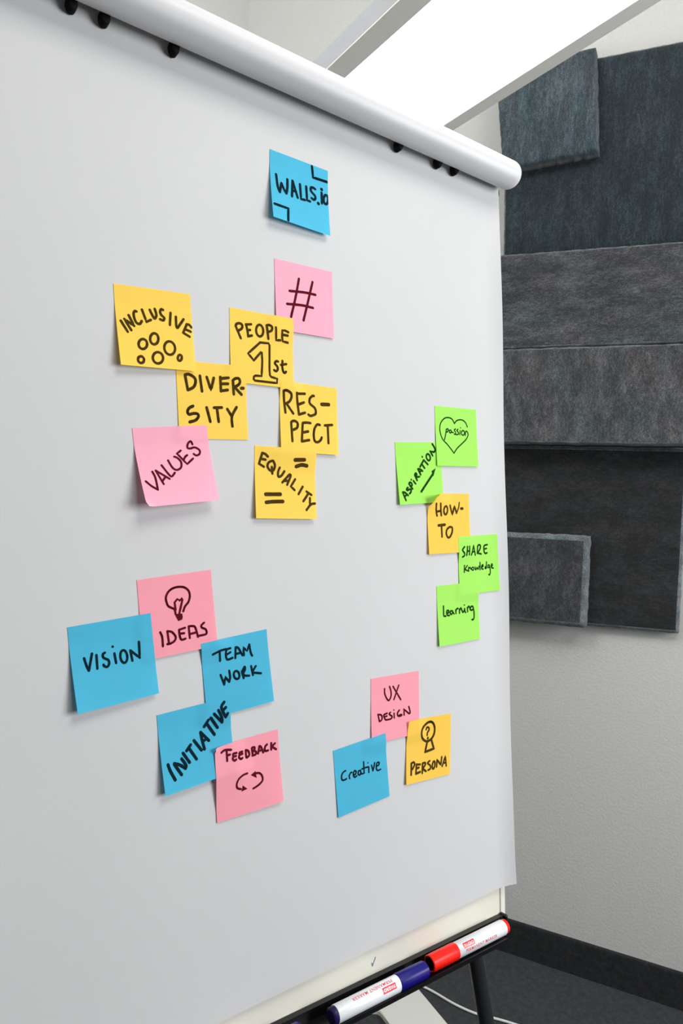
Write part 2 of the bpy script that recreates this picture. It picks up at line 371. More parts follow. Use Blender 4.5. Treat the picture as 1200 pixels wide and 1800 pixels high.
pts = [(1.33, 1.66), (1.40, 1.60), (1.473, 1.471), (1.502, 1.359), (1.527, 1.298), (1.554, 1.262), (1.586, 1.213), (1.63, 1.13), (1.66, 1.0), (1.64, 0.85), (1.72, 0.72)]
def crom(P, n=8):
    out = []
    for i in range(len(P) - 1):
        a, b_, c, d = (Vector(P[max(0, min(len(P) - 1, i + k))]) for k in (-1, 0, 1, 2))
        for j in range(n):
            t = j / n; out.append(0.5 * ((2 * b_) + (c - a) * t + (2 * a - 5 * b_ + 4 * c - d) * t * t + (3 * b_ - a - 3 * c + d) * t ** 3))
    out.append(Vector(P[-1])); return out
cp = crom([(x, y, 0.0045) for x, y in pts])
mb = MB(); mb.tube([q + Vector((0, 0, 0.0)) for q in cp[12:]], 0.0036, 10); mb.build('power_cable', MAT['cable'], lamp, True)

# ------------------------------------------------------------------ flip chart easel
chart = empty('flipchart_easel', (0.413, 0.70, 0), 'white flip chart easel with a cream board, dark legs and black pen tray', 'flip chart')
# the board itself leans slightly more than the hanging sheets
def bd(x, y, h): # h measured in front of the board's own face
    t = (y + 0.49) / 1.04
    return bpt(x, y, h - 0.030 + 0.022 * t)
XL, XR = -0.450, 0.2655
YT, YB = -0.492, 0.552
FW = 0.0095
mb = MB(); mb.box(XL + FW + 0.0012, XR - FW - 0.0012, YT, YB, -0.016, 0.0, 0.0008, fn=lambda c: bd(c.x, c.y, c.z)); mb.build('board', MAT['board'], chart)
for (a, b_) in ((XR - FW, XR), (XL, XL + FW)):
    mb = MB(); mb.box(a, b_, YT, YB, -0.018, 0.0006, 0.0012, fn=lambda c: bd(c.x, c.y, c.z)); mb.build('board_frame', MAT['frame'], chart)
mb = MB(); mb.box(XL + 0.004, XR - 0.004, YT + 0.004, YB - 0.004, -0.0176, -0.0162, fn=lambda c: bd(c.x, c.y, c.z)); mb.build('back_panel', MAT['black'], chart)
# clamp bar: long cylinder with domed ends
BR_ = 0.0184; BYZ = Vector((0, 0.648, 1.8893)); BX0, BX1 = -0.452 + B0.x, 0.2495 + B0.x
prof = []
ND = 10; DL = 0.0175
for i in range(ND + 1):
    t = math.pi / 2 * i / ND; prof.append((BX0 + DL - DL * math.cos(t), max(BR_ * math.sin(t), 0.0004)))
prof += [(BX0 + DL + (BX1 - BX0 - 2 * DL) * i / 10, BR_) for i in range(1, 10)]
for i in range(ND + 1):
    t = math.pi / 2 * (1 - i / ND); prof.append((BX1 - DL + DL * math.cos(t), max(BR_ * math.sin(t), 0.0004)))
mb = MB(); mb.lathe(prof, lambda t, a, b: Vector((t, BYZ.y + a, BYZ.z + b)), 48); mb.build('clamp_bar', MAT['bar'], chart, True)
# bracket behind the bar that holds it to the board
for x in (-0.40, -0.095, 0.21):
    mb = MB(); mb.box(x - 0.02, x + 0.02, -0.486, -0.470, -0.0295, 0.006, 0.001, fn=lambda c: bpt(c.x, c.y, c.z))
    mb.build('bar_bracket', MAT['black'], chart)
# pegs that carry the punched sheets
for px_ in (-0.425, -0.3335, -0.3045, -0.2375, 0.0505, 0.1168, 0.1465, 0.2400):
    mb = MB()
    b_ = -0.0135 if px_ > 0.2 else 0.0   # the last peg stands clear of the sheet's edge
    prof = [(b_ * 1.9 + 0.0012, 0.0062), (b_ + 0.007, 0.0062), (b_ + 0.0092, 0.0052), (b_ + 0.0100, 0.003)]
    yc = -0.4400 - 0.004 * (px_ + 0.4) / 0.65
    mb.lathe(prof, lambda t, a, b, x=px_, yc=yc: bpt(x + a * 0.8, yc + b * 1.25, t + 0.0004), 20)
    mb.build('sheet_peg', MAT['black'], chart, True, angle=0.7)
# pen tray: back lip, floor, upturned front lip, closed end
def trayprof(): return [(-0.0075, 0.5445), (-0.0005, 0.5445), (0.0005, 0.5560), (0.0265, 0.5562), (0.0278, 0.5525), (0.0292, 0.5525), (0.0292, 0.5580), (-0.0075, 0.5580)]
mb = MB(); pr = trayprof(); n = len(pr)
v = [bpt(x - (max(h, 0) * 0.95 if x > 0 else 0), y, h) for x in (-0.448, 0.2545) for (h, y) in pr]
mb.add(v, [(i, (i + 1) % n, n + (i + 1) % n, n + i) for i in range(n)] + [tuple(range(n - 1, -1, -1)), tuple(range(n, 2 * n))])
mb.box(0.2530, 0.2580, 0.5432, 0.5592, -0.0078, 0.0035, 0.0012, fn=lambda c: bpt(c.x, c.y, c.z))
mb.box(-0.4505, -0.4465, 0.5432, 0.5592, -0.0078, 0.0295, 0.0012, fn=lambda c: bpt(c.x, c.y, c.z))
mb.build('pen_tray', MAT['tray'], chart)
# legs
def leg(p0, p1, w=0.0128, fl=0.8):
    mb = MB(); mb.tube([p0, Vector(p0).lerp(Vector(p1), 0.5), p1], w, 20, True, fl); o = mb.build('leg', MAT['leg'], chart, True, angle=0.9)
    mb = MB(); d = (Vector(p1) - Vector(p0)).normalized(); mb.tube([Vector(p1) - d * 0.04, Vector(p1) + d * 0.003], w * 1.12, 20, True, fl * 1.05); mb.build('rubber_foot', MAT['black'], o, True, angle=0.9)
leg((0.547, 0.731, 1.82), (0.990, 0.662, 0.008))
leg((0.279, 0.731, 1.82), (-0.164, 0.662, 0.008))
leg((0.413, 0.755, 1.80), (0.413, 1.46, 0.008))
mb = MB(); mb.box(0.20, 0.63, 0.715, 0.770, 1.775, 1.845, 0.004); mb.build('leg_bracket', MAT['leg'], chart)
# ink marks on the cream strip
def decal(name, mat, parent, pts, fn):
    mb = MB(); c = Vector((sum(p[0] for p in pts) / len(pts), sum(p[1] for p in pts) / len(pts)))
    mb.add([fn(*p) for p in pts], [tuple(range(len(pts)))]); return mb.build(name, mat, parent)
def sk(pts, w, name, mat, parent, fn):
    mb = MB(); P = [Vector(p) for p in pts]
    for a, b_ in zip(P[:-1], P[1:]):
        d = (b_ - a).normalized() * w / 2; q = Vector((-d.y, d.x)); mb.add([fn(*(a + q - d)), fn(*(a - q - d)), fn(*(b_ - q + d)), fn(*(b_ + q + d))], [(0, 1, 2, 3)])
    return mb.build(name, mat, parent)
sk([(0.0290, 0.5315), (0.0300, 0.5350), (0.0312, 0.5330), (0.0345, 0.5268)], 0.0011, 'ink_smudge', MAT['smudge_blue'], chart, lambda x, y: bd(x, y, 0.0003))

# ------------------------------------------------------------------ paper pad
S = 0.076
def paper_h(x, y):
    # sheet stands off its plane a little along the right edge, more at the lower right corner
    e = 0.237 + 0.036 * (y + 0.44)
    t = max(0.0, (x - (e - 0.032)) / 0.032)
    lift = 0.002 + 0.0022 * max(0.0, min(1.0, (y + 0.35) / 0.8)) + 0.0012 * math.sin(y * 17.0)
    k = max(0.0, (x - e + 0.035) + (y - 0.475)) if y > 0.40 else 0.0
    return lift * t * t + 0.6 * k * k
def profile_h(n, u, v):
    w = (v - 0.2) / 0.8
    if w <= 0: return 0.0
    return (n['hl'] * (1 - u) + n['hr'] * u) * w ** 1.3
def base_xyh(n, u, v):
    h = max(0.0, n['hl'] * (1 - u) + n['hr'] * u)
    w = max(0.0, (v - 0.2) / 0.8)
    sh = (S - math.sqrt(S * S - h * h)) * w * w
    px = S * (u - 0.5); py = S * (v - 0.5) - sh
    hz = profile_h(n, u, v)
    for (cu, cv, lu, lv, rad, amax) in n['curl']:
        # corner curl: fold line through (cu+-lu, cv) and (cu, cv+-lv)
        du = abs(u - cu); dv = abs(v - cv)
        q = 1 - du / lu - dv / lv
        if q <= 0: continue
        g = math.sqrt(1 / lu ** 2 + 1 / lv ** 2)
        s = q / g * S
        dx = (1 / lu) / g * (1 if cu > 0.5 else -1); dy = (1 / lv) / g * (1 if cv > 0.5 else -1)
        a = min(s / rad, amax); rest = s - a * rad
        px += dx * (rad * math.sin(a) + rest * math.cos(a) - s)
        py += dy * (rad * math.sin(a) + rest * math.cos(a) - s)
        hz += rad * (1 - math.cos(a)) + rest * math.sin(a)
    c, s_ = math.cos(n['t']), math.sin(n['t'])
    return n['x'] + c * px - s_ * py, n['y'] + s_ * px + c * py, hz
def height_over(n, x, y):
    # height of note n above the paper at board point (x, y), tapering off beyond its border
    c, s_ = math.cos(n['t']), math.sin(n['t'])
    dx, dy = x - n['x'], y - n['y']
    u = (c * dx + s_ * dy) / S + 0.5; v = (-s_ * dx + c * dy) / S + 0.5
    uc = min(1, max(0, u)); vc = min(1, max(0, v))
    d = math.hypot(u - uc, v - vc) * S
    h = profile_h(n, uc, vc)
    for m in n['over']: h = max(h, height_over(NOTES[m], x, y))
    return h + 0.0005 - 0.12 * d
def note_point(n, u, v, off=0.0):
    x, y, h = base_xyh(n, u, v)
    b = 0.0003
    for m in n['over']: b = max(b, height_over(NOTES[m], x, y))
    hh = b + h if h > 0.004 and n['curl'] else max(h + 0.0003, b + 0.35 * h)
    return x, y, hh + paper_h(x, y) + off

NOTES = {
    'WALLS': {'x': -0.08829, 'y': -0.34364, 't': -0.002, 'hl': 0.0087, 'hr': 0.00556, 'over': [], 'curl': []},
    'HASH': {'x': -0.08003, 'y': -0.22943, 't': -0.0324, 'hl': 0.002, 'hr': 0.00155, 'over': [], 'curl': []},
    'INCLUSIVE': {'x': -0.25011, 'y': -0.16717, 't': -0.0735, 'hl': 0.00721, 'hr': 0.00311, 'over': ['DIVERSITY'], 'curl': []},
    'DIVERSITY': {'x': -0.18899, 'y': -0.10536, 't': -0.0621, 'hl': 0.0006, 'hr': 0.0006, 'over': ['PEOPLE'], 'curl': []},
    'VALUES': {'x': -0.22872, 'y': -0.03818, 't': -0.129, 'hl': 0.01539, 'hr': 0.01146, 'over': ['DIVERSITY'], 'curl': [(0, 1, 0.1, 0.1, 0.003, 0.9)]},
    'PEOPLE': {'x': -0.13294, 'y': -0.16645, 't': -0.0255, 'hl': 0.0012, 'hr': 0.0015, 'over': ['HASH'], 'curl': []},
    'RESPECT': {'x': -0.0728, 'y': -0.09905, 't': -0.0153, 'hl': 0.00302, 'hr': 0.00291, 'over': ['PEOPLE'], 'curl': []},
    'EQUALITY': {'x': -0.10269, 'y': -0.02678, 't': -0.002, 'hl': 0.00445, 'hr': 0.00481, 'over': ['RESPECT'], 'curl': []},
    'PASSION': {'x': 0.15787, 'y': -0.09846, 't': -0.0416, 'hl': 0.00211, 'hr': 0.00204, 'over': ['ASPIRATION'], 'curl': []},
    'ASPIRATION': {'x': 0.09305, 'y': -0.04857, 't': -0.0762, 'hl': 0.00351, 'hr': 0.00164, 'over': [], 'curl': []},
    'HOWTO': {'x': 0.1445, 'y': 0.01339, 't': -0.0294, 'hl': 0.00251, 'hr': 0.00151, 'over': ['ASPIRATION'], 'curl': [(0, 0, 0.4, 0.31, 0.007, 0.95)]},
    'SHARE': {'x': 0.20033, 'y': 0.06684, 't': -0.0477, 'hl': 0.001, 'hr': 0.00161, 'over': ['HOWTO'], 'curl': []},
    'LEARNING': {'x': 0.16272, 'y': 0.12911, 't': -0.041, 'hl': 0.00272, 'hr': 0.00145, 'over': ['SHARE'], 'curl': []},
    'IDEAS': {'x': -0.22316, 'y': 0.10455, 't': -0.1001, 'hl': 0.0015, 'hr': 0.002, 'over': [], 'curl': []},
    'VISION': {'x': -0.285, 'y': 0.14355, 't': -0.1013, 'hl': 0.00856, 'hr': 0.00459, 'over': ['IDEAS'], 'curl': []},
    'TEAM': {'x': -0.15784, 'y': 0.16894, 't': -0.1084, 'hl': 0.0012, 'hr': 0.0032, 'over': ['IDEAS'], 'curl': []},
    'INITIATIVE': {'x': -0.20207, 'y': 0.23324, 't': -0.0918, 'hl': 0.00677, 'hr': 0.00306, 'over': ['TEAM'], 'curl': []},
    'FEEDBACK': {'x': -0.14409, 'y': 0.27451, 't': -0.0747, 'hl': 0.0006, 'hr': 0.004, 'over': ['INITIATIVE'], 'curl': [(0, 0, 0.4, 0.55, 0.06, 0.3)]},
    'UX': {'x': 0.05588, 'y': 0.23378, 't': -0.0096, 'hl': 0.0015, 'hr': 0.0015, 'over': [], 'curl': []},
    'CREATIVE': {'x': 0.00526, 'y': 0.30382, 't': -0.0993, 'hl': 0.00101, 'hr': 0.00088, 'over': ['UX'], 'curl': []},
    'PERSONA': {'x': 0.11101, 'y': 0.29302, 't': 0.0315, 'hl': 0.00244, 'hr': 0.00084, 'over': ['UX'], 'curl': [(0, 0, 0.3, 0.35, 0.03, 0.3)]},
}
INK = {
    'INCLUSIVE': [
        ('lettering', [
            ('s', 220, '114,897 260,1155'),
            ('s', 220, '354,1104 207,842 437,988 323,735'),
            ('s', 220, '530,618 527,617 522,615 516,613 509,611 502,610 495,611 489,614 484,619 477,626 471,635 465,644 460,655 456,667 453,680 452,695 452,712 453,730 454,749 457,768 460,787 464,803 468,820 473,837 478,853 485,869 492,883 500,895 508,905 518,913 529,919 541,924 554,926 566,927 577,926 588,923 598,916 607,905 617,892 625,878 633,865 639,853 644,845'),
            ('s', 220, '675,556 768,849 884,788'),
            ('s', 220, '878,537 884,551 892,569 901,591 911,615 922,638 932,660 940,677 948,692 956,706 963,719 970,730 976,738 983,743 990,743 998,738 1007,729 1017,716 1025,701 1033,683 1039,665 1042,647 1041,627 1038,604 1033,579 1026,554 1020,531 1014,512 1011,498'),
            ('s', 220, '1227,496 1222,494 1216,492 1209,489 1201,486 1194,484 1186,484 1180,487 1174,492 1168,500 1162,510 1156,520 1151,532 1148,543 1147,554 1147,565 1149,576 1152,587 1156,599 1161,610 1167,621 1174,632 1183,642 1194,651 1206,660 1219,669 1230,678 1239,687 1244,696 1246,706 1244,718 1241,729 1236,740 1229,750 1222,758 1214,763 1204,765 1192,764 1177,760 1163,756 1150,752 1139,748 1131,745'),
            ('s', 220, '1426,548 1382,862'),
            ('s', 220, '1563,633 1562,655 1561,687 1559,724 1557,764 1556,803 1555,836 1556,862 1558,880 1560,894 1564,903 1568,910 1572,914 1578,915 1584,914 1591,910 1599,903 1607,893 1616,880 1626,866 1637,850 1650,833 1665,813 1684,789 1704,762 1724,735 1743,710 1759,688 1770,673'),
            ('s', 220, '1973,863 1968,857 1961,849 1954,840 1945,829 1936,819 1927,811 1918,804 1908,800 1897,797 1886,796 1874,795 1864,794 1856,794 1849,793'),
            ('s', 220, '1849,793 1731,1027'),
            ('s', 220, '1731,1027 1902,1111'),
            ('s', 220, '1799,928 1943,977'),
        ]),
        ('circle_drawing', [
            ('s', 220, '728,1415 721,1449 707,1481 686,1509 661,1531 633,1546 603,1553 575,1552 550,1542 529,1524 514,1499 506,1470 506,1438 513,1404 527,1373 548,1345 572,1322 600,1307 630,1300 658,1301 683,1311 704,1329 720,1353 728,1383 728,1415'),
            ('s', 220, '1039,1253 1031,1290 1017,1326 997,1357 972,1382 944,1398 915,1406 887,1404 862,1392 842,1372 827,1344 820,1311 820,1275 827,1238 841,1202 862,1171 886,1146 914,1129 943,1122 971,1124 996,1135 1016,1155 1031,1183 1039,1216 1039,1253'),
            ('s', 220, '1467,1419 1468,1464 1459,1509 1440,1550 1413,1585 1380,1612 1343,1629 1305,1634 1267,1627 1234,1609 1206,1581 1187,1545 1176,1503 1176,1459 1185,1414 1204,1373 1230,1338 1263,1311 1299,1294 1338,1289 1375,1295 1409,1313 1436,1341 1456,1377 1467,1419'),
            ('s', 220, '604,1803 605,1825 600,1847 591,1869 577,1887 560,1902 540,1911 520,1915 500,1913 482,1906 467,1893 456,1876 449,1856 448,1834 453,1811 462,1790 476,1772 493,1757 513,1748 533,1744 553,1745 571,1753 586,1766 597,1783 604,1803'),
            ('s', 220, '1116,1707 1115,1745 1104,1783 1084,1817 1057,1847 1025,1870 990,1884 954,1888 919,1882 889,1867 865,1843 849,1812 841,1777 843,1739 854,1702 873,1667 900,1637 932,1614 967,1600 1003,1596 1037,1602 1067,1617 1092,1641 1109,1671 1116,1707'),
            ('s', 220, '1630,1691 1623,1711 1613,1730 1601,1746 1586,1758 1571,1765 1557,1767 1543,1764 1532,1755 1524,1742 1519,1726 1518,1707 1522,1686 1528,1666 1538,1648 1551,1632 1565,1620 1580,1613 1595,1611 1608,1614 1619,1622 1628,1635 1632,1652 1633,1671 1630,1691'),
        ]),
    ],
    'PEOPLE': [
        ('lettering', [
            ('s', 231, '178,479 328,789'),
            ('s', 231, '178,479 180,474 182,466 185,457 188,447 192,438 198,429 205,421 214,414 226,408 239,402 252,396 266,392 279,389 292,388 305,388 318,390 332,393 345,397 357,403 366,410 373,418 378,428 381,441 382,455 382,470 379,485 375,499 368,512 358,524 344,537 328,549 311,560 295,570 281,579 271,585'),
            ('s', 231, '493,384 497,398 502,415 509,437 516,460 523,485 529,510 534,534 539,558 543,586 547,614 550,642 553,668 555,689 557,705'),
            ('s', 231, '493,392 656,359'),
            ('s', 231, '534,541 623,520'),
            ('s', 231, '557,705 673,666'),
            ('s', 231, '1030,471 1031,513 1024,554 1010,590 989,621 963,643 935,654 905,655 877,645 852,625 832,596 817,560 810,520 811,478 819,437 834,400 855,369 880,347 908,335 938,334 966,344 990,364 1009,394 1023,431 1030,471'),
            ('s', 231, '1137,321 1191,684'),
            ('s', 231, '1137,321 1145,319 1156,315 1169,311 1183,307 1197,303 1211,301 1223,302 1235,305 1248,309 1261,315 1274,321 1285,329 1293,338 1299,348 1302,360 1302,374 1301,390 1298,405 1293,420 1287,434 1280,446 1270,456 1256,465 1240,474 1224,481 1208,487 1195,493 1186,497'),
            ('s', 231, '1416,342 1438,691 1574,675'),
            ('s', 231, '1824,417 1718,385 1624,399 1629,586 1656,692 1823,708'),
            ('s', 231, '1649,512 1811,513'),
            ('s', 231, '1495,1281 1488,1280 1480,1279 1470,1277 1459,1276 1448,1276 1438,1277 1429,1281 1421,1287 1413,1295 1405,1305 1398,1316 1393,1328 1390,1339 1390,1350 1395,1360 1404,1370 1416,1380 1430,1390 1443,1400 1454,1411 1462,1421 1468,1432 1473,1443 1477,1455 1480,1467 1481,1478 1481,1489 1479,1499 1474,1510 1468,1521 1460,1532 1450,1542 1440,1551 1430,1558 1421,1562 1412,1563 1401,1561 1391,1556 1380,1551 1371,1545 1363,1541 1357,1538'),
            ('s', 231, '1640,1247 1639,1263 1637,1285 1635,1310 1633,1338 1631,1367 1631,1394 1631,1417 1633,1438 1635,1459 1638,1479 1642,1498 1646,1515 1650,1531 1655,1544 1661,1554 1667,1562 1673,1569 1680,1573 1687,1577 1694,1578 1701,1579 1709,1577 1716,1572 1724,1566 1732,1558 1739,1551 1745,1545 1750,1541'),
            ('s', 231, '1586,1366 1766,1320'),
        ]),
        ('numeral_drawing', [
            ('s', 218, '929,822 1193,809 1228,860 1209,1547 1219,1705 1259,1740 1452,1775 1440,1896 739,1899 699,1864 706,1793 760,1760 949,1750 974,1495 984,1336 976,1100 949,1087 718,1345 542,1175 929,822'),
        ]),
    ],
    'DIVERSITY': [
        ('lettering', [
            ('s', 255, '239,381 297,749'),
            ('s', 255, '240,365 249,362 260,357 274,351 290,346 307,341 325,340 343,341 363,347 386,355 411,365 435,377 458,390 479,404 494,418 506,431 514,446 520,461 523,477 525,493 525,510 523,527 520,545 515,565 509,585 500,605 490,624 478,643 465,659 447,674 426,688 402,701 378,713 356,724 337,732 323,739'),
            ('s', 255, '653,358 694,757'),
            ('s', 255, '849,379 953,709 1050,386'),
            ('s', 255, '1241,348 1243,723'),
            ('s', 255, '1242,389 1473,355'),
            ('s', 255, '1241,527 1448,517'),
            ('s', 255, '1244,715 1440,680'),
            ('s', 255, '1594,419 1622,783'),
            ('s', 255, '1594,419 1601,414 1610,406 1621,397 1633,387 1645,378 1659,370 1672,364 1686,359 1701,355 1718,352 1734,350 1750,350 1763,352 1775,356 1784,364 1792,375 1798,388 1803,403 1806,418 1807,432 1806,446 1803,459 1798,471 1792,484 1784,496 1774,508 1763,520 1751,531 1736,542 1718,553 1697,564 1677,574 1658,582 1642,590 1631,595'),
            ('s', 255, '1631,579 1856,778'),
            ('s', 281, '1851,610 1911,606'),
            ('s', 255, '421,1155 410,1161 395,1167 377,1176 357,1185 338,1195 320,1206 307,1216 296,1228 286,1240 277,1254 270,1267 264,1281 261,1294 259,1306 259,1317 261,1330 265,1342 271,1353 278,1363 287,1371 298,1375 312,1376 329,1373 348,1368 369,1361 390,1354 410,1349 428,1346 446,1345 465,1345 483,1345 500,1346 516,1349 530,1352 540,1357 548,1364 554,1373 558,1383 560,1394 560,1405 558,1417 554,1429 548,1441 540,1455 529,1469 517,1483 503,1496 488,1509 471,1520 450,1530 424,1540 397,1548 368,1556 342,1563 320,1569 305,1574'),
            ('s', 255, '804,1177 890,1545'),
            ('s', 255, '1017,1172 1244,1157'),
            ('s', 255, '1099,1164 1132,1537'),
            ('s', 255, '1406,1190 1525,1375'),
            ('s', 255, '1687,1128 1672,1151 1650,1182 1624,1219 1597,1260 1571,1302 1549,1344 1534,1383 1526,1422 1523,1465 1523,1509 1526,1552 1529,1591 1533,1623 1534,1647'),
        ]),
    ],
    'VALUES': [
        ('lettering', [
            ('s', 184, '118,1346 128,1358 141,1374 157,1393 175,1414 194,1435 213,1456 232,1474 253,1492 275,1510 299,1527 323,1544 345,1560 363,1573 377,1582'),
            ('s', 184, '377,1582 377,1554 379,1514 381,1466 382,1415 383,1365 382,1318 380,1280 376,1248 370,1218 362,1192 354,1168 346,1148 340,1131 335,1118'),
            ('s', 184, '561,1454 429,1093'),
            ('s', 184, '429,1093 745,1333'),
            ('s', 184, '546,1373 652,1269'),
            ('s', 184, '609,971 622,994 640,1027 662,1067 685,1108 708,1149 729,1185 747,1212 760,1232 770,1248 779,1259 787,1268 796,1273 805,1275 816,1274 830,1268 846,1257 863,1242 880,1225 896,1209 909,1195 919,1185'),
            ('s', 184, '805,857 812,875 821,900 831,931 843,963 856,995 869,1023 882,1046 895,1063 908,1079 922,1092 937,1102 952,1110 968,1115 984,1118 1002,1117 1022,1114 1043,1107 1063,1099 1083,1088 1100,1076 1114,1062 1124,1046 1133,1027 1139,1005 1144,983 1146,960 1146,939 1144,919 1138,901 1129,883 1117,866 1104,850 1090,834 1077,821 1065,809 1053,800 1040,793 1027,787 1015,782 1004,778 995,775 988,773'),
            ('s', 184, '1193,625 1078,698 1300,986 1491,853'),
            ('s', 184, '1232,860 1237,854 1244,845 1252,834 1261,822 1270,811 1280,800 1288,791 1297,784 1307,777 1316,771 1326,766 1334,762 1342,758 1347,755'),
            ('s', 184, '1543,483 1540,475 1535,462 1529,447 1522,431 1515,417 1507,407 1498,402 1487,403 1475,407 1462,415 1449,425 1436,437 1425,449 1416,461 1410,474 1403,489 1397,506 1392,523 1390,539 1389,553 1391,564 1396,572 1403,577 1412,582 1423,584 1436,586 1450,587 1464,587 1480,586 1498,582 1518,576 1538,571 1559,567 1579,565 1598,567 1616,573 1636,582 1656,593 1674,606 1691,620 1704,633 1714,647 1719,660 1721,675 1720,690 1716,705 1710,720 1703,733 1696,743 1686,752 1673,760 1659,767 1644,772 1629,776 1614,778 1601,778 1590,776 1578,770 1566,762 1555,754 1546,745 1538,738 1532,733'),
        ]),
    ],
    'RESPECT': [
        ('lettering', [
            ('s', 253, '116,284 181,887'),
            ('s', 253, '116,284 125,281 136,276 149,271 164,265 180,261 197,259 215,259 234,264 256,270 279,278 303,288 325,300 344,312 359,324 370,338 378,353 383,369 386,386 387,404 387,421 385,438 381,456 375,474 367,493 357,512 347,530 335,547 321,562 306,575 288,588 269,600 249,610 232,619 217,627 206,633'),
            ('s', 253, '232,638 443,894'),
            ('s', 253, '563,295 638,906'),
            ('s', 253, '574,316 850,286'),
            ('s', 253, '620,622 819,540'),
            ('s', 253, '638,906 847,835'),
            ('s', 253, '1169,318 1164,318 1158,317 1151,316 1143,315 1134,316 1124,318 1114,324 1102,332 1087,343 1072,355 1056,369 1042,384 1030,400 1022,417 1016,434 1011,453 1009,473 1009,493 1011,514 1017,534 1028,553 1045,570 1069,587 1097,604 1127,620 1156,637 1181,655 1199,674 1211,694 1220,717 1226,741 1229,764 1229,787 1226,807 1222,824 1213,838 1201,850 1185,859 1168,867 1151,874 1134,881 1118,887 1104,893 1090,898 1076,903 1063,906 1050,909 1037,910 1026,910 1015,908 1004,904 994,898 984,892 976,886 969,881 963,878'),
            ('s', 354, '1444,535 1699,518'),
            ('s', 253, '364,1154 386,1689'),
            ('s', 253, '364,1147 373,1142 385,1134 399,1125 414,1116 431,1109 447,1103 463,1101 479,1103 498,1106 517,1112 535,1119 552,1128 566,1139 576,1152 582,1167 585,1186 586,1207 584,1229 579,1251 572,1271 562,1288 547,1303 526,1317 501,1330 476,1341 452,1351 431,1360 417,1366'),
            ('s', 253, '755,1153 706,1676'),
            ('s', 253, '764,1137 775,1135 791,1132 809,1129 829,1126 850,1123 871,1120 891,1119 911,1118 933,1119 956,1119 978,1120 998,1121 1015,1122 1027,1123'),
            ('s', 253, '744,1417 935,1373'),
            ('s', 253, '706,1676 961,1621'),
            ('s', 253, '1358,1150 1349,1149 1336,1146 1321,1143 1305,1141 1288,1140 1271,1143 1256,1150 1241,1162 1226,1178 1210,1197 1195,1217 1181,1240 1168,1264 1158,1288 1150,1314 1143,1342 1137,1372 1133,1403 1130,1433 1128,1462 1128,1488 1128,1514 1131,1539 1134,1563 1139,1586 1145,1606 1153,1624 1161,1638 1172,1649 1185,1657 1199,1662 1215,1665 1231,1666 1247,1665 1262,1663 1277,1658 1293,1650 1310,1640 1326,1629 1341,1617 1355,1606 1367,1594 1376,1583 1384,1570 1391,1557 1396,1544 1401,1532 1405,1522 1408,1515'),
            ('s', 253, '1536,1151 1802,1115'),
            ('s', 253, '1640,1143 1645,1669'),
        ]),
    ],
    'EQUALITY': [
        ('lettering', [
            ('s', 235, '234,190 137,493'),
            ('s', 235, '243,197 250,198 259,200 270,202 282,204 295,207 308,211 319,216 331,224 344,234 357,245 370,256 381,267 391,276 398,282'),
            ('s', 235, '196,356 333,372'),
            ('s', 235, '137,493 289,571'),
            ('s', 235, '542,392 529,395 512,400 495,406 476,414 459,424 443,434 431,446 422,459 414,474 407,490 403,507 400,525 400,541 402,557 407,573 415,589 425,605 437,621 450,635 464,647 477,656 492,662 507,667 524,670 541,671 557,670 572,666 585,658 595,646 605,630 613,611 620,590 625,569 629,548 630,529 629,512 624,495 618,478 610,461 602,446 594,433 587,421 582,412 577,405 571,399 566,395 560,392 552,392 542,392'),
            ('s', 235, '534,566 559,747'),
            ('s', 235, '788,568 784,580 777,596 768,615 760,636 752,658 746,679 742,698 741,716 740,736 739,757 739,776 741,793 745,807 751,817 760,822 771,825 785,824 799,820 815,815 830,806 845,796 861,782 878,762 896,740 912,717 926,695 937,676 946,663'),
            ('s', 235, '877,980 1111,751'),
            ('s', 235, '1130,742 1134,744 1141,746 1148,748 1155,752 1160,760 1161,771 1158,789 1147,816 1130,853 1109,895 1087,938 1065,979 1047,1013 1035,1037'),
            ('s', 235, '972,935 1067,923'),
            ('s', 235, '1308,871 1157,1081 1277,1182'),
            ('s', 235, '1558,1073 1407,1291'),
            ('s', 235, '1683,1208 1847,1301'),
            ('s', 235, '1750,1255 1562,1491'),
            ('s', 235, '1793,1394 1784,1567'),
            ('s', 235, '1963,1546 1950,1548 1931,1550 1909,1553 1885,1556 1860,1562 1835,1571 1812,1583 1789,1600 1763,1624 1737,1651 1712,1679 1689,1705 1670,1727 1656,1742'),
        ]),
        ('equals_sign_drawing', [
            ('s', 365, '1282,324 1601,299'),
            ('s', 352, '1335,506 1352,500 1374,492 1400,482 1429,472 1459,463 1489,455 1516,450 1543,449 1572,450 1602,453 1630,457 1656,461 1678,464 1694,466'),
        ]),
        ('equals_sign_drawing', [
            ('s', 352, '325,1332 798,1316'),
            ('s', 339, '335,1555 354,1553 379,1550 410,1546 444,1541 481,1537 519,1533 558,1530 600,1528 649,1525 701,1523 753,1521 800,1520 840,1518 870,1517'),
        ]),
    ],
    'WALLS': [
        ('lettering', [
            ('s', 268, '197,666 200,699 204,747 208,803 213,864 218,924 224,978 230,1021 237,1054 245,1082 255,1106 264,1125 272,1141 280,1155 285,1166'),
            ('s', 268, '285,1166 363,876'),
            ('s', 268, '363,876 370,891 379,913 390,938 402,966 414,993 426,1019 437,1041 448,1059 459,1076 470,1093 481,1107 491,1120 500,1131 506,1139'),
            ('s', 268, '506,1139 511,1123 517,1101 525,1075 533,1047 541,1016 548,984 554,952 558,917 562,877 564,834 566,793 568,754 569,722 570,699'),
            ('s', 268, '697,1165 748,685'),
            ('s', 268, '748,685 893,1147'),
            ('s', 268, '729,991 848,963'),
            ('s', 268, '1000,708 1011,1154 1141,1140'),
            ('s', 268, '1217,710 1222,1124 1322,1129'),
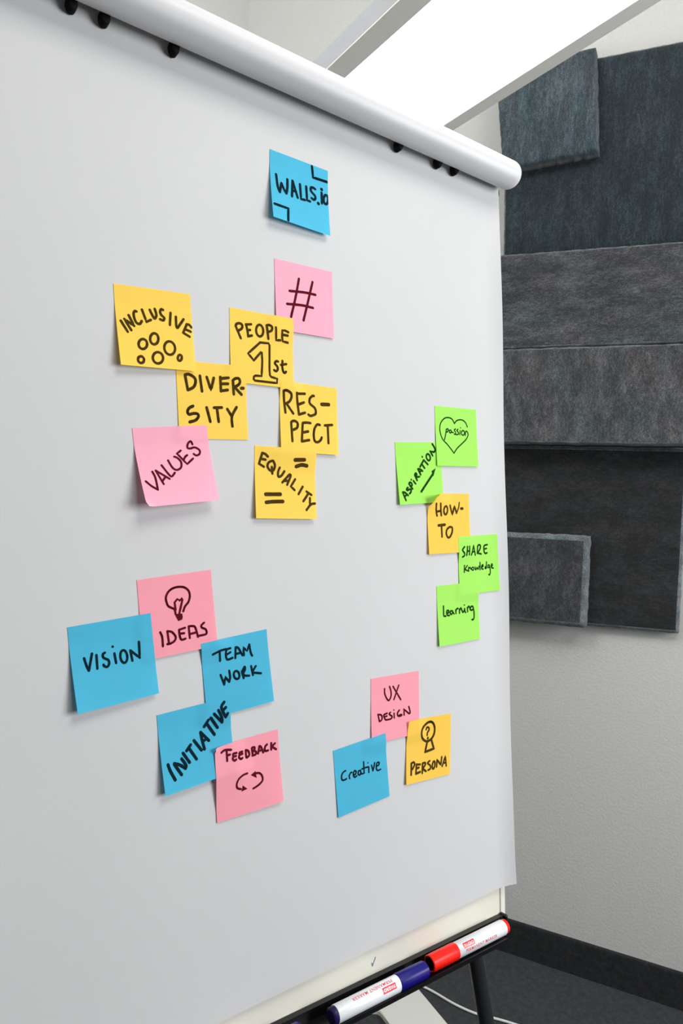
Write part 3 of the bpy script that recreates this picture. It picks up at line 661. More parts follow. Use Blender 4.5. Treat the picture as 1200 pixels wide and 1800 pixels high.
            ('s', 268, '1530,691 1523,689 1515,685 1505,681 1494,677 1482,673 1471,670 1460,669 1449,669 1438,670 1426,671 1415,674 1404,678 1395,683 1388,691 1383,702 1378,715 1375,731 1373,748 1373,765 1376,781 1383,797 1395,812 1413,827 1433,841 1456,856 1477,870 1495,884 1509,898 1518,911 1524,923 1527,936 1529,948 1529,959 1527,970 1524,980 1519,990 1512,1000 1503,1009 1492,1018 1481,1025 1470,1031 1460,1035 1450,1035 1438,1033 1427,1029 1416,1024 1405,1019 1397,1015 1391,1012'),
            ('s', 362, '1625,1104 1626,1104'),
            ('s', 268, '1763,733 1755,1059'),
            ('s', 347, '1767,627 1768,628'),
            ('s', 268, '1992,874 1989,912 1979,949 1964,982 1945,1010 1923,1031 1901,1042 1880,1044 1860,1036 1844,1018 1832,992 1826,960 1825,924 1830,887 1840,850 1855,816 1873,788 1894,768 1916,757 1938,755 1958,763 1974,780 1986,806 1992,838 1992,874'),
        ]),
        ('corner_mark_drawing', [
            ('s', 268, '1426,44 1469,358 1969,342'),
        ]),
        ('corner_mark_drawing', [
            ('s', 268, '79,1585 536,1588 500,1963'),
        ]),
    ],
    'HASH': [
        ('hash_sign_drawing', [
            ('s', 251, '809,430 797,481 782,549 763,631 742,720 719,814 696,906 673,992 649,1079 621,1174 592,1271 563,1365 536,1450 514,1521 498,1574'),
            ('s', 251, '1281,437 1266,490 1245,562 1220,647 1192,741 1164,838 1135,934 1108,1023 1081,1112 1051,1208 1020,1306 990,1401 963,1487 940,1559 924,1612'),
            ('s', 251, '476,836 523,832 588,825 667,818 752,809 838,802 920,795 991,791 1056,789 1121,788 1183,789 1242,791 1294,792 1338,794 1371,795'),
            ('s', 251, '379,1225 426,1220 492,1214 569,1206 654,1198 740,1191 821,1185 892,1181 957,1180 1021,1182 1083,1184 1141,1188 1193,1191 1237,1194 1270,1196'),
        ]),
    ],
    'ASPIRATION': [
        ('lettering', [
            ('s', 224, '273,1868 167,1611'),
            ('s', 224, '168,1604 177,1605 188,1606 202,1606 218,1608 235,1611 251,1615 267,1622 284,1632 303,1646 323,1661 342,1678 360,1693 375,1706 386,1715'),
            ('s', 224, '223,1750 313,1699'),
            ('s', 224, '408,1462 402,1467 392,1474 381,1482 369,1491 359,1500 350,1508 346,1515 345,1521 346,1528 350,1535 355,1541 361,1546 369,1549 379,1550 391,1549 405,1545 422,1539 440,1533 457,1527 472,1522 486,1520 497,1520 507,1521 516,1524 524,1527 531,1531 536,1536 539,1543 541,1550 541,1559 539,1570 536,1581 532,1592 527,1602 521,1611 514,1619 505,1627 494,1634 484,1641 474,1647 465,1653 459,1657'),
            ('s', 224, '609,1511 469,1347'),
            ('s', 224, '469,1347 473,1342 478,1335 483,1327 490,1318 497,1310 504,1304 512,1301 521,1300 532,1302 544,1306 556,1311 567,1317 576,1323 584,1330 589,1339 594,1349 597,1360 599,1371 600,1382 598,1392 594,1400 587,1406 576,1411 563,1415 549,1418 535,1421 524,1423 516,1425'),
            ('s', 224, '677,1257 761,1350'),
            ('s', 212, '584,1213 585,1214'),
            ('s', 224, '840,1241 755,1072'),
            ('s', 224, '756,1065 760,1060 765,1051 771,1041 778,1031 786,1022 793,1015 799,1011 806,1011 814,1013 822,1018 829,1023 836,1030 840,1038 843,1047 842,1057 839,1069 834,1083 829,1097 823,1110 818,1121 815,1129'),
            ('s', 224, '813,1143 958,1126'),
            ('s', 224, '1022,1065 918,882'),
            ('s', 224, '918,875 927,875 938,875 952,875 966,875 982,877 998,879 1013,883 1028,890 1046,900 1064,911 1081,922 1097,933 1111,942 1121,948'),
            ('s', 224, '973,987 1045,940'),
            ('s', 224, '1021,807 1205,586'),
            ('s', 224, '1115,725 1217,852'),
            ('s', 224, '1205,586 1374,736'),
            ('s', 224, '1152,481 1153,481'),
            ('s', 224, '1504,482 1509,510 1507,537 1500,562 1487,582 1470,596 1449,604 1427,604 1403,597 1381,583 1362,563 1347,539 1336,512 1331,484 1332,457 1340,433 1352,413 1369,399 1389,391 1412,391 1435,398 1458,411 1477,431 1493,455 1504,482'),
            ('s', 224, '1625,450 1518,301 1692,330'),
            ('s', 224, '1692,330 1698,325 1707,317 1717,309 1728,299 1738,289 1745,278 1750,267 1751,255 1750,243 1747,230 1743,217 1737,203 1731,189 1723,175 1712,158 1699,140 1684,122 1668,103 1653,86 1641,72 1632,61'),
        ]),
        ('arrow_drawing', [
            ('s', 261, '988,1615 1566,1064'),
            ('f', 224, '1724,862 1517,964 1588,1135'),
        ]),
    ],
    'PASSION': [
        ('heart_drawing', [
            ('s', 147, '1533,634 1527,621 1519,603 1509,581 1498,558 1485,534 1472,512 1456,494 1439,479 1420,464 1400,450 1378,438 1356,427 1333,418 1311,411 1288,406 1263,402 1239,401 1214,401 1190,402 1166,404 1143,407 1121,411 1100,415 1079,421 1058,428 1039,436 1020,444 1002,454 986,466 969,481 953,497 938,513 925,528 914,541 905,550'),
            ('s', 147, '905,550 896,535 884,515 870,491 854,465 836,440 816,418 795,401 771,389 744,379 715,372 685,366 654,363 625,361 597,361 570,363 543,366 517,371 490,378 465,386 440,397 415,410 391,426 365,445 340,466 316,489 293,512 273,536 256,559 242,582 231,605 222,629 215,654 209,678 205,703 202,727 200,752 199,776 199,801 201,826 205,851 210,877 217,904 226,933 236,964 248,995 262,1027 278,1058 297,1088 318,1116 343,1142 371,1165 401,1187 434,1209 468,1232 503,1258 538,1287 578,1323 622,1366 668,1411 714,1457 756,1499 791,1535 817,1561'),
            ('s', 147, '817,1561 830,1547 846,1527 866,1504 889,1479 913,1452 939,1426 967,1401 996,1378 1028,1355 1062,1331 1097,1307 1133,1284 1167,1260 1201,1238 1233,1215 1267,1193 1300,1171 1332,1150 1363,1128 1392,1107 1417,1086 1441,1064 1463,1041 1484,1019 1502,997 1518,976 1531,955 1541,936 1548,918 1552,901 1552,885 1551,870 1548,856 1544,843 1539,831 1533,820 1525,810 1516,801 1505,794 1495,787 1485,783 1476,782 1468,782 1460,785 1452,789 1445,796 1438,804 1432,813 1426,823 1422,837 1419,853 1416,872 1414,891 1412,909 1411,925 1409,935'),
        ]),
        ('lettering', [
            ('s', 147, '503,763 499,777 496,795 491,817 485,841 479,866 473,893 466,919 457,947 446,979 435,1012 424,1045 413,1076 404,1101 398,1120'),
            ('s', 147, '502,776 508,772 517,766 527,759 538,752 549,746 559,742 567,741 574,743 581,747 588,753 593,760 598,768 600,777 600,784 598,792 593,802 586,811 578,821 569,830 560,838 551,844 541,849 530,853 518,855 506,857 495,858 485,859 478,861'),
            ('s', 147, '718,779 712,780 703,781 692,782 680,784 670,786 660,790 654,795 649,802 646,811 645,821 644,832 645,843 647,852 650,859 654,865 661,870 669,874 678,877 687,878 695,878 703,876 710,871 716,863 723,852 729,842 735,831 739,822 743,816'),
            ('s', 147, '735,804 737,809 741,816 745,824 750,833 755,841 761,848 768,854 776,857 786,858 796,859 807,858 817,858 825,857 831,857'),
            ('s', 147, '950,729 942,732 932,737 919,743 907,749 895,756 887,763 883,771 884,779 890,787 899,796 909,805 919,814 928,824 934,833 937,843 940,853 943,863 944,873 944,883 942,891 938,897 932,902 923,906 912,909 900,910 889,911 880,912 873,913'),
            ('s', 147, '1069,736 1063,740 1053,744 1042,750 1031,757 1021,764 1014,771 1011,778 1013,784 1018,791 1027,797 1037,804 1047,812 1056,819 1063,827 1068,836 1074,845 1080,855 1084,865 1087,875 1088,883 1086,891 1081,897 1074,903 1064,907 1053,911 1042,915 1030,918 1020,920 1009,921 997,921 985,920 973,919 962,918 953,917 946,917'),
            ('s', 147, '1168,777 1145,921'),
            ('s', 153, '1193,678 1194,678'),
            ('s', 147, '1382,845 1378,865 1368,885 1355,902 1338,915 1318,924 1297,927 1277,925 1259,918 1243,907 1232,891 1226,872 1224,852 1228,832 1237,812 1251,796 1268,782 1288,774 1308,770 1328,772 1347,779 1362,790 1374,806 1380,825 1382,845'),
        ]),
    ],
    'HOWTO': [
        ('lettering', [
            ('s', 242, '380,332 381,353 381,380 381,413 381,448 383,485 385,520 388,552 394,582 401,614 410,645 419,675 428,702 436,724 439,741'),
            ('s', 242, '585,333 587,353 590,381 594,414 598,450 602,487 607,522 611,554 616,583 621,613 627,642 632,670 636,694 637,715 638,731'),
            ('s', 242, '420,602 599,579'),
            ('s', 242, '935,568 930,604 917,637 898,665 877,685 854,698 831,701 810,695 792,679 778,656 765,626 758,592 756,556 760,520 770,487 785,459 804,438 826,426 851,423 874,429 896,444 914,467 927,497 934,531 935,568'),
            ('s', 242, '1060,397 1163,718 1277,417 1367,662'),
            ('s', 173, '1367,662 1378,645 1393,621 1410,592 1429,561 1447,529 1464,498 1477,470 1486,443 1494,415 1499,387 1504,360 1507,337 1510,316 1513,301'),
            ('s', 311, '1595,509 1670,507'),
            ('s', 299, '491,1063 794,1044'),
            ('s', 242, '632,1060 632,1446'),
            ('s', 242, '996,1131 982,1138 966,1146 948,1155 930,1166 912,1178 896,1191 883,1205 873,1220 863,1237 855,1255 848,1274 843,1294 840,1313 840,1331 842,1350 847,1371 855,1392 864,1413 874,1431 885,1448 895,1460 905,1469 915,1476 927,1480 938,1482 950,1482 963,1479 975,1475 988,1469 1003,1459 1017,1447 1032,1434 1046,1419 1059,1404 1071,1389 1083,1373 1094,1355 1104,1337 1113,1318 1122,1299 1129,1280 1134,1262 1137,1245 1140,1226 1141,1207 1141,1189 1140,1173 1136,1159 1131,1147 1124,1139 1113,1133 1101,1130 1087,1128 1074,1127 1061,1127 1051,1126 1042,1125 1035,1124 1028,1123 1022,1123 1015,1124 1007,1127 996,1131'),
        ]),
    ],
    'SHARE': [
        ('lettering', [
            ('s', 208, '283,353 272,362 255,375 235,390 215,406 196,422 181,437 171,450 168,460 169,470 174,478 180,486 188,493 197,501 204,510 212,519 222,529 233,538 245,548 256,558 265,569 271,579 275,591 276,604 276,617 274,630 270,643 265,654 259,663 251,671 239,678 225,683 210,688 197,691 185,694 177,697'),
            ('s', 208, '425,355 381,652'),
            ('s', 208, '536,354 514,641'),
            ('s', 208, '393,515 518,510'),
            ('s', 208, '621,654 753,348'),
            ('s', 208, '753,348 832,675'),
            ('s', 208, '658,558 802,541'),
            ('s', 208, '972,413 941,623'),
            ('s', 208, '964,386 971,381 981,372 992,362 1005,351 1019,342 1032,335 1043,331 1055,331 1068,333 1082,337 1094,343 1105,350 1114,359 1120,369 1122,380 1122,393 1120,408 1117,424 1111,440 1104,457 1095,473 1083,491 1067,511 1048,531 1030,551 1013,570 999,587 991,600 988,609 989,615 993,619 999,621 1008,623 1017,625 1028,628 1041,633 1058,637 1078,642 1097,646 1116,650 1132,653 1143,656'),
            ('s', 208, '1474,351 1460,352 1441,353 1419,355 1395,356 1371,359 1351,363 1335,368 1323,373 1314,380 1307,387 1302,395 1298,405 1295,417 1293,432 1291,451 1290,474 1291,499 1293,526 1295,551 1299,574 1303,592 1308,607 1315,618 1322,628 1330,635 1339,641 1348,646 1358,649 1370,651 1384,650 1399,647 1414,644 1428,640 1440,637 1448,635'),
            ('s', 208, '1299,499 1428,480'),
            ('s', 171, '284,998 260,1230'),
            ('s', 159, '423,1008 294,1135'),
            ('s', 171, '294,1135 440,1192'),
            ('s', 171, '485,1078 477,1208'),
            ('s', 159, '482,1130 488,1125 497,1117 507,1108 518,1099 530,1091 541,1086 550,1085 559,1090 568,1098 577,1110 585,1122 592,1135 598,1145 603,1152'),
            ('s', 147, '746,1143 743,1156 737,1168 727,1177 715,1184 701,1188 686,1189 671,1186 658,1180 647,1171 638,1160 633,1148 632,1135 635,1122 642,1110 651,1101 663,1094 677,1090 692,1089 707,1092 720,1098 731,1107 740,1118 745,1130 746,1143'),
            ('s', 159, '807,1089 808,1099 810,1115 812,1134 815,1153 818,1171 823,1183 829,1189 837,1186 848,1177 860,1163 873,1147 884,1131 894,1118 901,1109'),
            ('s', 159, '901,1109 906,1117 912,1129 920,1143 929,1157 937,1169 946,1177 954,1179 963,1172 971,1159 981,1142 989,1123 998,1104 1004,1088 1009,1077'),
            ('s', 171, '1066,949 1053,1200'),
            ('s', 171, '1132,1126 1140,1123 1152,1119 1166,1115 1180,1110 1194,1104 1205,1098 1212,1092 1215,1085 1216,1075 1214,1065 1211,1055 1207,1046 1202,1040 1196,1038 1189,1039 1180,1043 1170,1050 1159,1058 1149,1067 1140,1077 1135,1086 1131,1097 1129,1110 1128,1124 1128,1139 1130,1152 1134,1164 1138,1173 1146,1179 1157,1184 1170,1187 1184,1189 1197,1190 1207,1191 1215,1192'),
            ('s', 171, '1398,952 1373,1171'),
            ('s', 171, '1377,1118 1371,1118 1362,1118 1352,1119 1341,1119 1331,1121 1323,1123 1317,1127 1314,1133 1313,1141 1312,1150 1314,1160 1316,1169 1319,1176 1323,1180 1330,1181 1338,1179 1349,1175 1359,1170 1369,1165 1378,1161 1384,1158'),
            ('s', 159, '1538,1076 1531,1075 1521,1072 1510,1069 1497,1067 1486,1066 1476,1067 1469,1071 1464,1079 1460,1092 1458,1107 1457,1123 1457,1137 1459,1150 1463,1157 1469,1161 1479,1160 1491,1157 1504,1153 1516,1149 1526,1145 1533,1143'),
            ('s', 171, '1538,1076 1541,1088 1545,1105 1550,1125 1555,1147 1560,1169 1565,1192 1568,1212 1570,1232 1571,1253 1572,1273 1572,1293 1572,1313 1570,1331 1568,1346 1564,1360 1558,1374 1551,1385 1544,1396 1537,1405 1530,1412 1523,1416 1517,1418 1511,1418 1504,1415 1498,1410 1493,1406 1488,1402 1485,1400'),
            ('s', 171, '1623,1136 1630,1133 1640,1129 1653,1124 1666,1119 1678,1113 1687,1107 1693,1101 1696,1093 1696,1084 1694,1074 1691,1064 1687,1055 1682,1049 1678,1046 1673,1046 1667,1049 1659,1053 1652,1059 1646,1067 1640,1075 1636,1083 1634,1093 1631,1104 1630,1117 1630,1130 1631,1143 1634,1155 1640,1164 1650,1172 1664,1178 1680,1184 1696,1188 1712,1192 1725,1195 1735,1198'),
        ]),
    ],
    'LEARNING': [
        ('lettering', [
            ('s', 192, '289,691 288,713 286,743 284,779 282,817 280,855 279,890 278,917 278,939 277,958 277,974 278,988 279,1000 283,1011 288,1020 298,1026 311,1031 325,1033 341,1034 356,1035 368,1035 377,1036'),
            ('s', 192, '437,947 445,946 457,945 471,944 486,942 500,939 511,936 519,931 524,923 526,914 526,903 525,892 523,882 519,873 515,867 509,862 500,858 490,856 480,854 470,854 460,856 452,860 445,866 439,875 433,885 427,896 423,909 421,921 420,933 422,945 425,959 429,973 435,987 442,1000 450,1011 459,1019 470,1025 483,1028 498,1029 513,1029 528,1029 540,1029 548,1029'),
            ('s', 192, '703,899 694,897 681,895 667,891 651,888 636,886 623,887 613,890 605,896 599,905 594,917 590,930 588,942 588,954 589,963 592,972 598,981 605,989 613,997 622,1003 632,1006 640,1007 650,1004 661,997 672,987 683,976 693,966 702,957 708,951'),
            ('s', 192, '702,912 768,1002'),
            ('s', 192, '859,877 860,999'),
            ('s', 192, '866,916 870,909 877,899 884,887 892,874 900,862 909,852 917,845 925,841 934,839 943,839 952,840 960,842 967,843 972,844'),
            ('s', 192, '1035,870 1034,1011'),
            ('s', 192, '1041,922 1047,913 1056,899 1067,883 1079,866 1090,852 1101,842 1111,839 1119,843 1127,854 1134,869 1141,886 1148,904 1154,921 1161,934 1167,946 1173,958 1178,969 1184,980 1190,988 1196,994 1203,997 1211,996 1219,991 1229,984 1238,974 1247,964 1255,954 1263,945 1269,936 1275,925 1280,913 1285,902 1289,892 1292,883 1295,877'),
            ('s', 192, '1295,877 1295,885 1295,896 1295,909 1295,923 1296,937 1297,950 1299,962 1302,972 1307,981 1313,990 1319,999 1325,1006 1329,1012 1333,1017'),
            ('s', 187, '1288,756 1289,757'),
            ('s', 192, '1428,858 1434,1002'),
            ('s', 192, '1436,872 1443,867 1452,858 1463,848 1474,837 1486,829 1497,822 1506,821 1514,824 1521,830 1527,839 1533,850 1539,862 1544,874 1549,884 1554,894 1558,905 1562,916 1566,927 1569,937 1571,945 1573,952'),
            ('s', 192, '1704,847 1696,846 1685,843 1671,840 1657,837 1642,835 1629,836 1619,839 1610,845 1601,854 1593,866 1587,878 1581,890 1578,902 1576,913 1576,922 1579,932 1583,942 1588,951 1595,958 1602,964 1610,968 1621,970 1634,968 1649,965 1663,961 1677,957 1689,954 1697,951'),
            ('s', 192, '1704,847 1708,860 1713,878 1719,898 1726,922 1733,946 1738,971 1743,995 1746,1020 1749,1047 1751,1076 1752,1104 1753,1131 1752,1157 1750,1180 1746,1200 1742,1220 1735,1239 1729,1256 1721,1271 1713,1283 1704,1292 1694,1298 1682,1300 1669,1299 1656,1297 1644,1294 1634,1291 1627,1290'),
        ]),
    ],
    'IDEAS': [
        ('light_bulb_drawing', [
            ('s', 193, '1136,957 1141,947 1147,932 1155,915 1163,897 1173,878 1183,859 1194,843 1207,828 1222,814 1238,800 1255,787 1271,773 1286,758 1298,742 1309,724 1319,705 1328,685 1336,664 1343,644 1348,623 1351,603 1353,583 1353,563 1352,543 1349,524 1345,504 1340,486 1333,468 1324,451 1313,435 1300,419 1286,404 1272,390 1256,378 1240,367 1223,357 1205,349 1186,342 1166,336 1146,332 1125,328 1103,325 1080,322 1056,321 1031,320 1006,320 981,322 956,325 933,329 911,336 888,343 866,353 845,363 825,375 806,388 789,402 774,418 759,435 746,454 734,474 724,494 715,514 709,534 705,555 704,576 705,598 707,620 710,641 714,661 718,679 722,696 726,710 730,724 736,737 743,749 752,761 762,773 776,785 793,797 813,809 833,821 852,832 870,842 884,850 896,858 905,865 913,871 920,876 926,881 931,885 934,888'),
            ('s', 193, '913,870 925,988'),
            ('s', 193, '934,888 927,698 1006,623 1064,669 1138,622 1141,666 1025,990'),
            ('f', 193, '898,990 1100,1007 1111,1092 1085,1163 975,1182 944,1107'),
        ]),
        ('lettering', [
            ('s', 193, '478,1377 482,1388 488,1402 494,1418 501,1437 508,1458 514,1481 517,1506 519,1535 519,1570 518,1609 517,1647 515,1683 514,1712 513,1734'),
            ('s', 193, '665,1382 679,1701'),
            ('s', 193, '665,1382 676,1386 691,1389 708,1393 728,1399 747,1405 766,1414 782,1425 797,1440 812,1458 827,1477 841,1498 853,1519 862,1539 868,1557 870,1573 870,1588 867,1603 861,1616 854,1629 845,1641 836,1652 824,1662 809,1671 792,1680 774,1687 756,1693 739,1699 724,1703 709,1706 694,1707 679,1706 664,1705 652,1704 641,1703 633,1703'),
            ('s', 193, '1141,1381 976,1403'),
            ('s', 193, '976,1403 976,1415 976,1431 976,1451 976,1473 976,1494 977,1515 978,1534 980,1551 982,1568 984,1585 987,1601 990,1615 994,1628 998,1639 1003,1648 1008,1655 1013,1660 1019,1663 1025,1666 1033,1668 1042,1669 1052,1670 1066,1668 1080,1666 1095,1663 1109,1660 1120,1658 1128,1657'),
            ('s', 193, '981,1505 1104,1513'),
            ('s', 193, '1244,1363 1245,1664'),
            ('s', 193, '1244,1363 1254,1364 1267,1364 1282,1365 1299,1366 1316,1368 1332,1370 1346,1374 1358,1377 1369,1379 1380,1382 1391,1386 1401,1394 1410,1406 1420,1424 1429,1452 1438,1489 1447,1531 1455,1575 1462,1617 1468,1652 1473,1677'),
            ('s', 193, '1255,1563 1446,1554'),
            ('s', 193, '1676,1343 1668,1348 1657,1355 1644,1362 1630,1371 1617,1379 1606,1388 1598,1396 1593,1405 1590,1413 1588,1421 1588,1430 1590,1439 1594,1447 1600,1456 1610,1465 1623,1473 1639,1482 1656,1490 1673,1499 1687,1508 1698,1518 1706,1529 1712,1540 1717,1552 1720,1564 1722,1576 1723,1587 1722,1597 1722,1606 1722,1615 1720,1624 1717,1632 1711,1639 1700,1645 1685,1650 1660,1653 1627,1654 1589,1654 1550,1654 1513,1653 1481,1653 1460,1652'),
        ]),
    ],
    'VISION': [
        ('lettering', [
            ('s', 198, '304,782 307,799 311,823 316,852 322,883 328,914 334,943 339,967 345,988 351,1009 358,1028 364,1046 370,1061 375,1074 379,1084'),
            ('s', 198, '379,1084 383,1070 389,1051 396,1029 404,1005 412,978 421,951 429,924 438,895 449,861 459,826 470,791 480,759 488,732 494,712'),
            ('s', 198, '593,763 577,1080'),
            ('s', 198, '795,749 790,751 783,754 774,757 765,761 756,765 749,771 744,778 741,787 739,798 738,809 738,822 740,834 744,847 750,858 761,869 775,880 792,891 810,902 827,912 842,923 852,934 860,946 865,958 868,970 869,982 870,994 868,1005 866,1016 863,1028 858,1040 851,1051 843,1063 835,1072 826,1080 818,1085 809,1087 798,1086 787,1083 776,1078 766,1073 757,1067 749,1062 744,1057 740,1050 737,1043 735,1036 733,1029 732,1023 731,1019'),
            ('s', 198, '1017,810 1032,1043'),
            ('s', 192, '994,643 995,644'),
            ('s', 198, '1317,937 1314,977 1305,1013 1291,1043 1274,1065 1253,1078 1231,1081 1210,1074 1190,1056 1173,1030 1160,998 1152,960 1150,920 1153,881 1162,845 1175,815 1193,793 1213,779 1235,776 1257,783 1277,801 1294,827 1307,860 1315,897 1317,937'),
            ('s', 198, '1408,816 1431,1071'),
            ('s', 198, '1408,816 1619,1037 1640,649'),
        ]),
    ],
    'TEAM': [
        ('lettering', [
            ('s', 208, '314,351 335,345 363,337 398,328 435,318 473,308 509,300 540,294 569,291 599,289 627,289 653,289 677,290 696,291 711,291'),
            ('s', 208, '512,305 516,565'),
            ('s', 208, '847,296 836,296 820,296 801,296 780,296 761,299 743,303 729,311 719,324 711,339 705,358 701,378 697,398 695,419 694,437 694,456 695,475 698,495 701,514 706,532 710,547 715,559 720,568 725,575 731,579 738,581 746,583 756,583 767,584 782,583 801,581 821,577 842,573 861,569 878,566 889,564'),
            ('s', 208, '713,442 840,403'),
            ('s', 208, '970,589 1008,305'),
            ('s', 208, '1008,305 1015,308 1025,309 1036,311 1048,315 1062,321 1075,332 1088,347 1103,370 1119,402 1135,438 1152,475 1167,510 1179,540 1188,560'),
            ('s', 208, '990,485 1131,481'),
            ('s', 208, '1234,570 1238,353 1340,475 1423,314'),
            ('s', 208, '1423,314 1425,337 1428,368 1431,406 1435,446 1438,485 1442,520 1446,547 1451,568 1456,584 1461,598 1467,608 1472,617 1476,624 1479,630'),
            ('s', 208, '493,938 571,1211'),
            ('s', 208, '571,1211 620,1016 721,1172'),
            ('s', 208, '721,1172 725,1163 730,1151 737,1137 744,1122 751,1104 757,1085 760,1065 762,1041 761,1013 760,982 758,951 756,923 754,899 753,882'),
            ('s', 208, '1038,1049 1037,1077 1031,1103 1020,1125 1004,1142 986,1151 965,1153 943,1148 923,1136 905,1117 890,1094 880,1067 875,1038 875,1010 881,984 892,962 908,946 927,936 947,933 969,939 989,951 1008,969 1023,993 1033,1020 1038,1049'),
            ('s', 208, '1122,981 1156,1172'),
            ('s', 208, '1131,983 1140,972 1152,955 1167,935 1183,914 1197,896 1210,883 1218,877 1224,880 1227,889 1228,903 1228,919 1226,937 1222,954 1217,969 1210,982 1199,996 1186,1009 1173,1023 1160,1035 1149,1045 1142,1052'),
            ('s', 208, '1150,1062 1155,1068 1161,1075 1168,1084 1176,1093 1186,1102 1197,1111 1209,1118 1224,1123 1242,1128 1262,1133 1283,1136 1302,1140 1317,1143 1329,1145'),
            ('s', 208, '1415,903 1442,1154'),
            ('s', 208, '1555,934 1433,1067'),
            ('s', 208, '1441,1086 1691,1162'),
        ]),
    ],
    'INITIATIVE': [
        ('lettering', [
            ('s', 262, '163,1275 167,1290 170,1309 175,1331 180,1356 187,1384 195,1413 204,1443 216,1476 231,1516 248,1558 266,1599 282,1638 295,1671 305,1694'),
            ('s', 262, '488,1617 328,1314'),
            ('s', 262, '331,1291 344,1298 361,1307 382,1318 405,1330 429,1344 452,1358 474,1373 495,1390 518,1409 541,1430 563,1450 583,1469 600,1485 613,1497'),
            ('s', 262, '613,1497 616,1491 620,1483 626,1474 631,1464 634,1451 635,1436 632,1419 624,1396 610,1368 594,1337 577,1305 560,1276 546,1251 537,1233'),
            ('s', 262, '589,1106 738,1382'),
            ('s', 262, '693,1076 817,959'),
            ('s', 262, '763,1028 937,1355'),
            ('s', 262, '919,876 1100,1172'),
            ('s', 262, '1185,1170 1181,1148 1176,1119 1170,1085 1164,1047 1157,1008 1151,971 1146,937 1141,903 1137,868 1133,833 1130,800 1127,769 1124,744 1122,725'),
            ('s', 262, '1123,717 1330,986'),
            ('s', 262, '1151,972 1250,930'),
            ('s', 262, '1235,597 1359,450'),
            ('s', 262, '1310,536 1505,877'),
            ('s', 262, '1428,414 1608,720'),
            ('s', 262, '1529,334 1745,610'),
            ('s', 262, '1745,610 1745,599 1746,583 1747,565 1747,544 1746,522 1744,498 1738,473 1729,444 1717,412 1704,378 1691,345 1678,314 1667,287 1659,268'),
            ('s', 262, '1839,91 1830,100 1817,112 1801,126 1785,141 1771,158 1759,176 1752,194 1750,213 1752,233 1757,254 1763,276 1771,299 1779,321 1786,342 1794,365 1804,389 1814,413 1825,437 1837,459 1846,478 1853,492'),
            ('s', 262, '1853,492 1915,408'),
            ('s', 262, '1800,293 1873,240'),
        ]),
    ],
    'FEEDBACK': [
        ('lettering', [
            ('s', 210, '203,171 212,167 224,161 238,154 254,146 272,140 291,136 312,135 336,137 366,143 398,151 429,160 459,168 483,175 501,180'),
            ('s', 210, '363,157 361,434'),
            ('s', 210, '379,289 456,295'),
            ('s', 210, '659,307 649,306 635,304 618,302 601,301 584,299 570,299 560,301 554,304 550,309 548,315 548,321 548,327 548,332 548,335'),
            ('s', 210, '553,367 551,372 546,380 541,389 537,399 532,409 530,419 530,428 533,437 538,447 545,457 552,466 561,474 569,481 577,486 585,487 594,487 603,484 612,481 620,477 627,474 633,472'),
            ('s', 210, '553,374 633,382'),
            ('s', 210, '841,321 833,322 821,322 807,322 793,323 779,324 766,325 757,327 752,330 749,334 747,339 746,344 746,348 746,352 746,354'),
            ('s', 210, '743,384 741,389 737,397 733,407 730,417 727,428 726,438 727,447 730,455 736,464 743,473 751,481 760,489 768,495 776,499 785,501 794,501 803,500 812,498 820,496 827,494 832,493'),
            ('s', 210, '751,386 844,383'),
            ('s', 210, '953,323 953,339 952,362 952,390 952,419 952,448 952,472 954,490 956,502 960,510 964,514 968,517 972,518 976,519 978,520'),
            ('s', 210, '953,315 961,319 972,323 985,328 998,334 1012,342 1024,350 1033,361 1040,374 1047,391 1053,409 1058,427 1060,445 1061,462 1058,475 1052,486 1041,494 1027,502 1012,508 998,513 986,517 978,520'),
            ('s', 210, '1152,315 1166,505'),
            ('s', 210, '1153,307 1161,307 1172,307 1186,306 1200,305 1213,306 1224,308 1232,312 1236,319 1238,329 1239,340 1238,352 1235,364 1232,374 1228,381 1222,387 1214,391 1205,393 1196,395 1187,396 1179,397 1174,399'),
            ('s', 210, '1174,399 1183,402 1197,406 1213,411 1230,417 1246,424 1260,431 1268,439 1273,448 1275,459 1274,472 1272,484 1267,495 1261,505 1254,513 1243,517 1229,519 1213,520 1195,520 1179,519 1166,518 1156,518'),
            ('s', 210, '1334,510 1383,327'),
            ('s', 210, '1383,320 1388,322 1394,324 1401,326 1409,330 1418,335 1426,344 1435,356 1443,375 1453,399 1463,427 1473,455 1482,482 1489,505 1495,521'),
            ('s', 210, '1366,448 1474,445'),
            ('s', 210, '1626,334 1620,337 1613,341 1604,346 1594,352 1584,359 1576,366 1569,375 1563,386 1558,398 1553,412 1549,426 1546,440 1545,453 1544,463 1546,472 1549,479 1552,485 1558,491 1563,496 1570,499 1577,503 1586,505 1597,506 1610,507 1622,507 1633,506 1643,506 1650,506'),
            ('s', 210, '1763,329 1750,508'),
            ('s', 210, '1880,367 1775,428'),
            ('s', 210, '1783,438 1904,539'),
        ]),
        ('arrow_drawing', [
            ('s', 192, '949,940 938,940 924,939 908,937 889,937 869,937 849,938 829,942 809,947 787,954 764,962 742,971 720,982 701,994 684,1006 669,1021 656,1037 644,1055 634,1073 625,1092 619,1110 614,1128 611,1145 610,1163 611,1180 613,1198 617,1214 623,1230 631,1244 642,1256 657,1267 674,1278 693,1287 710,1295 724,1302 735,1307'),
            ('f', 210, '797,1224 936,1358 749,1382'),
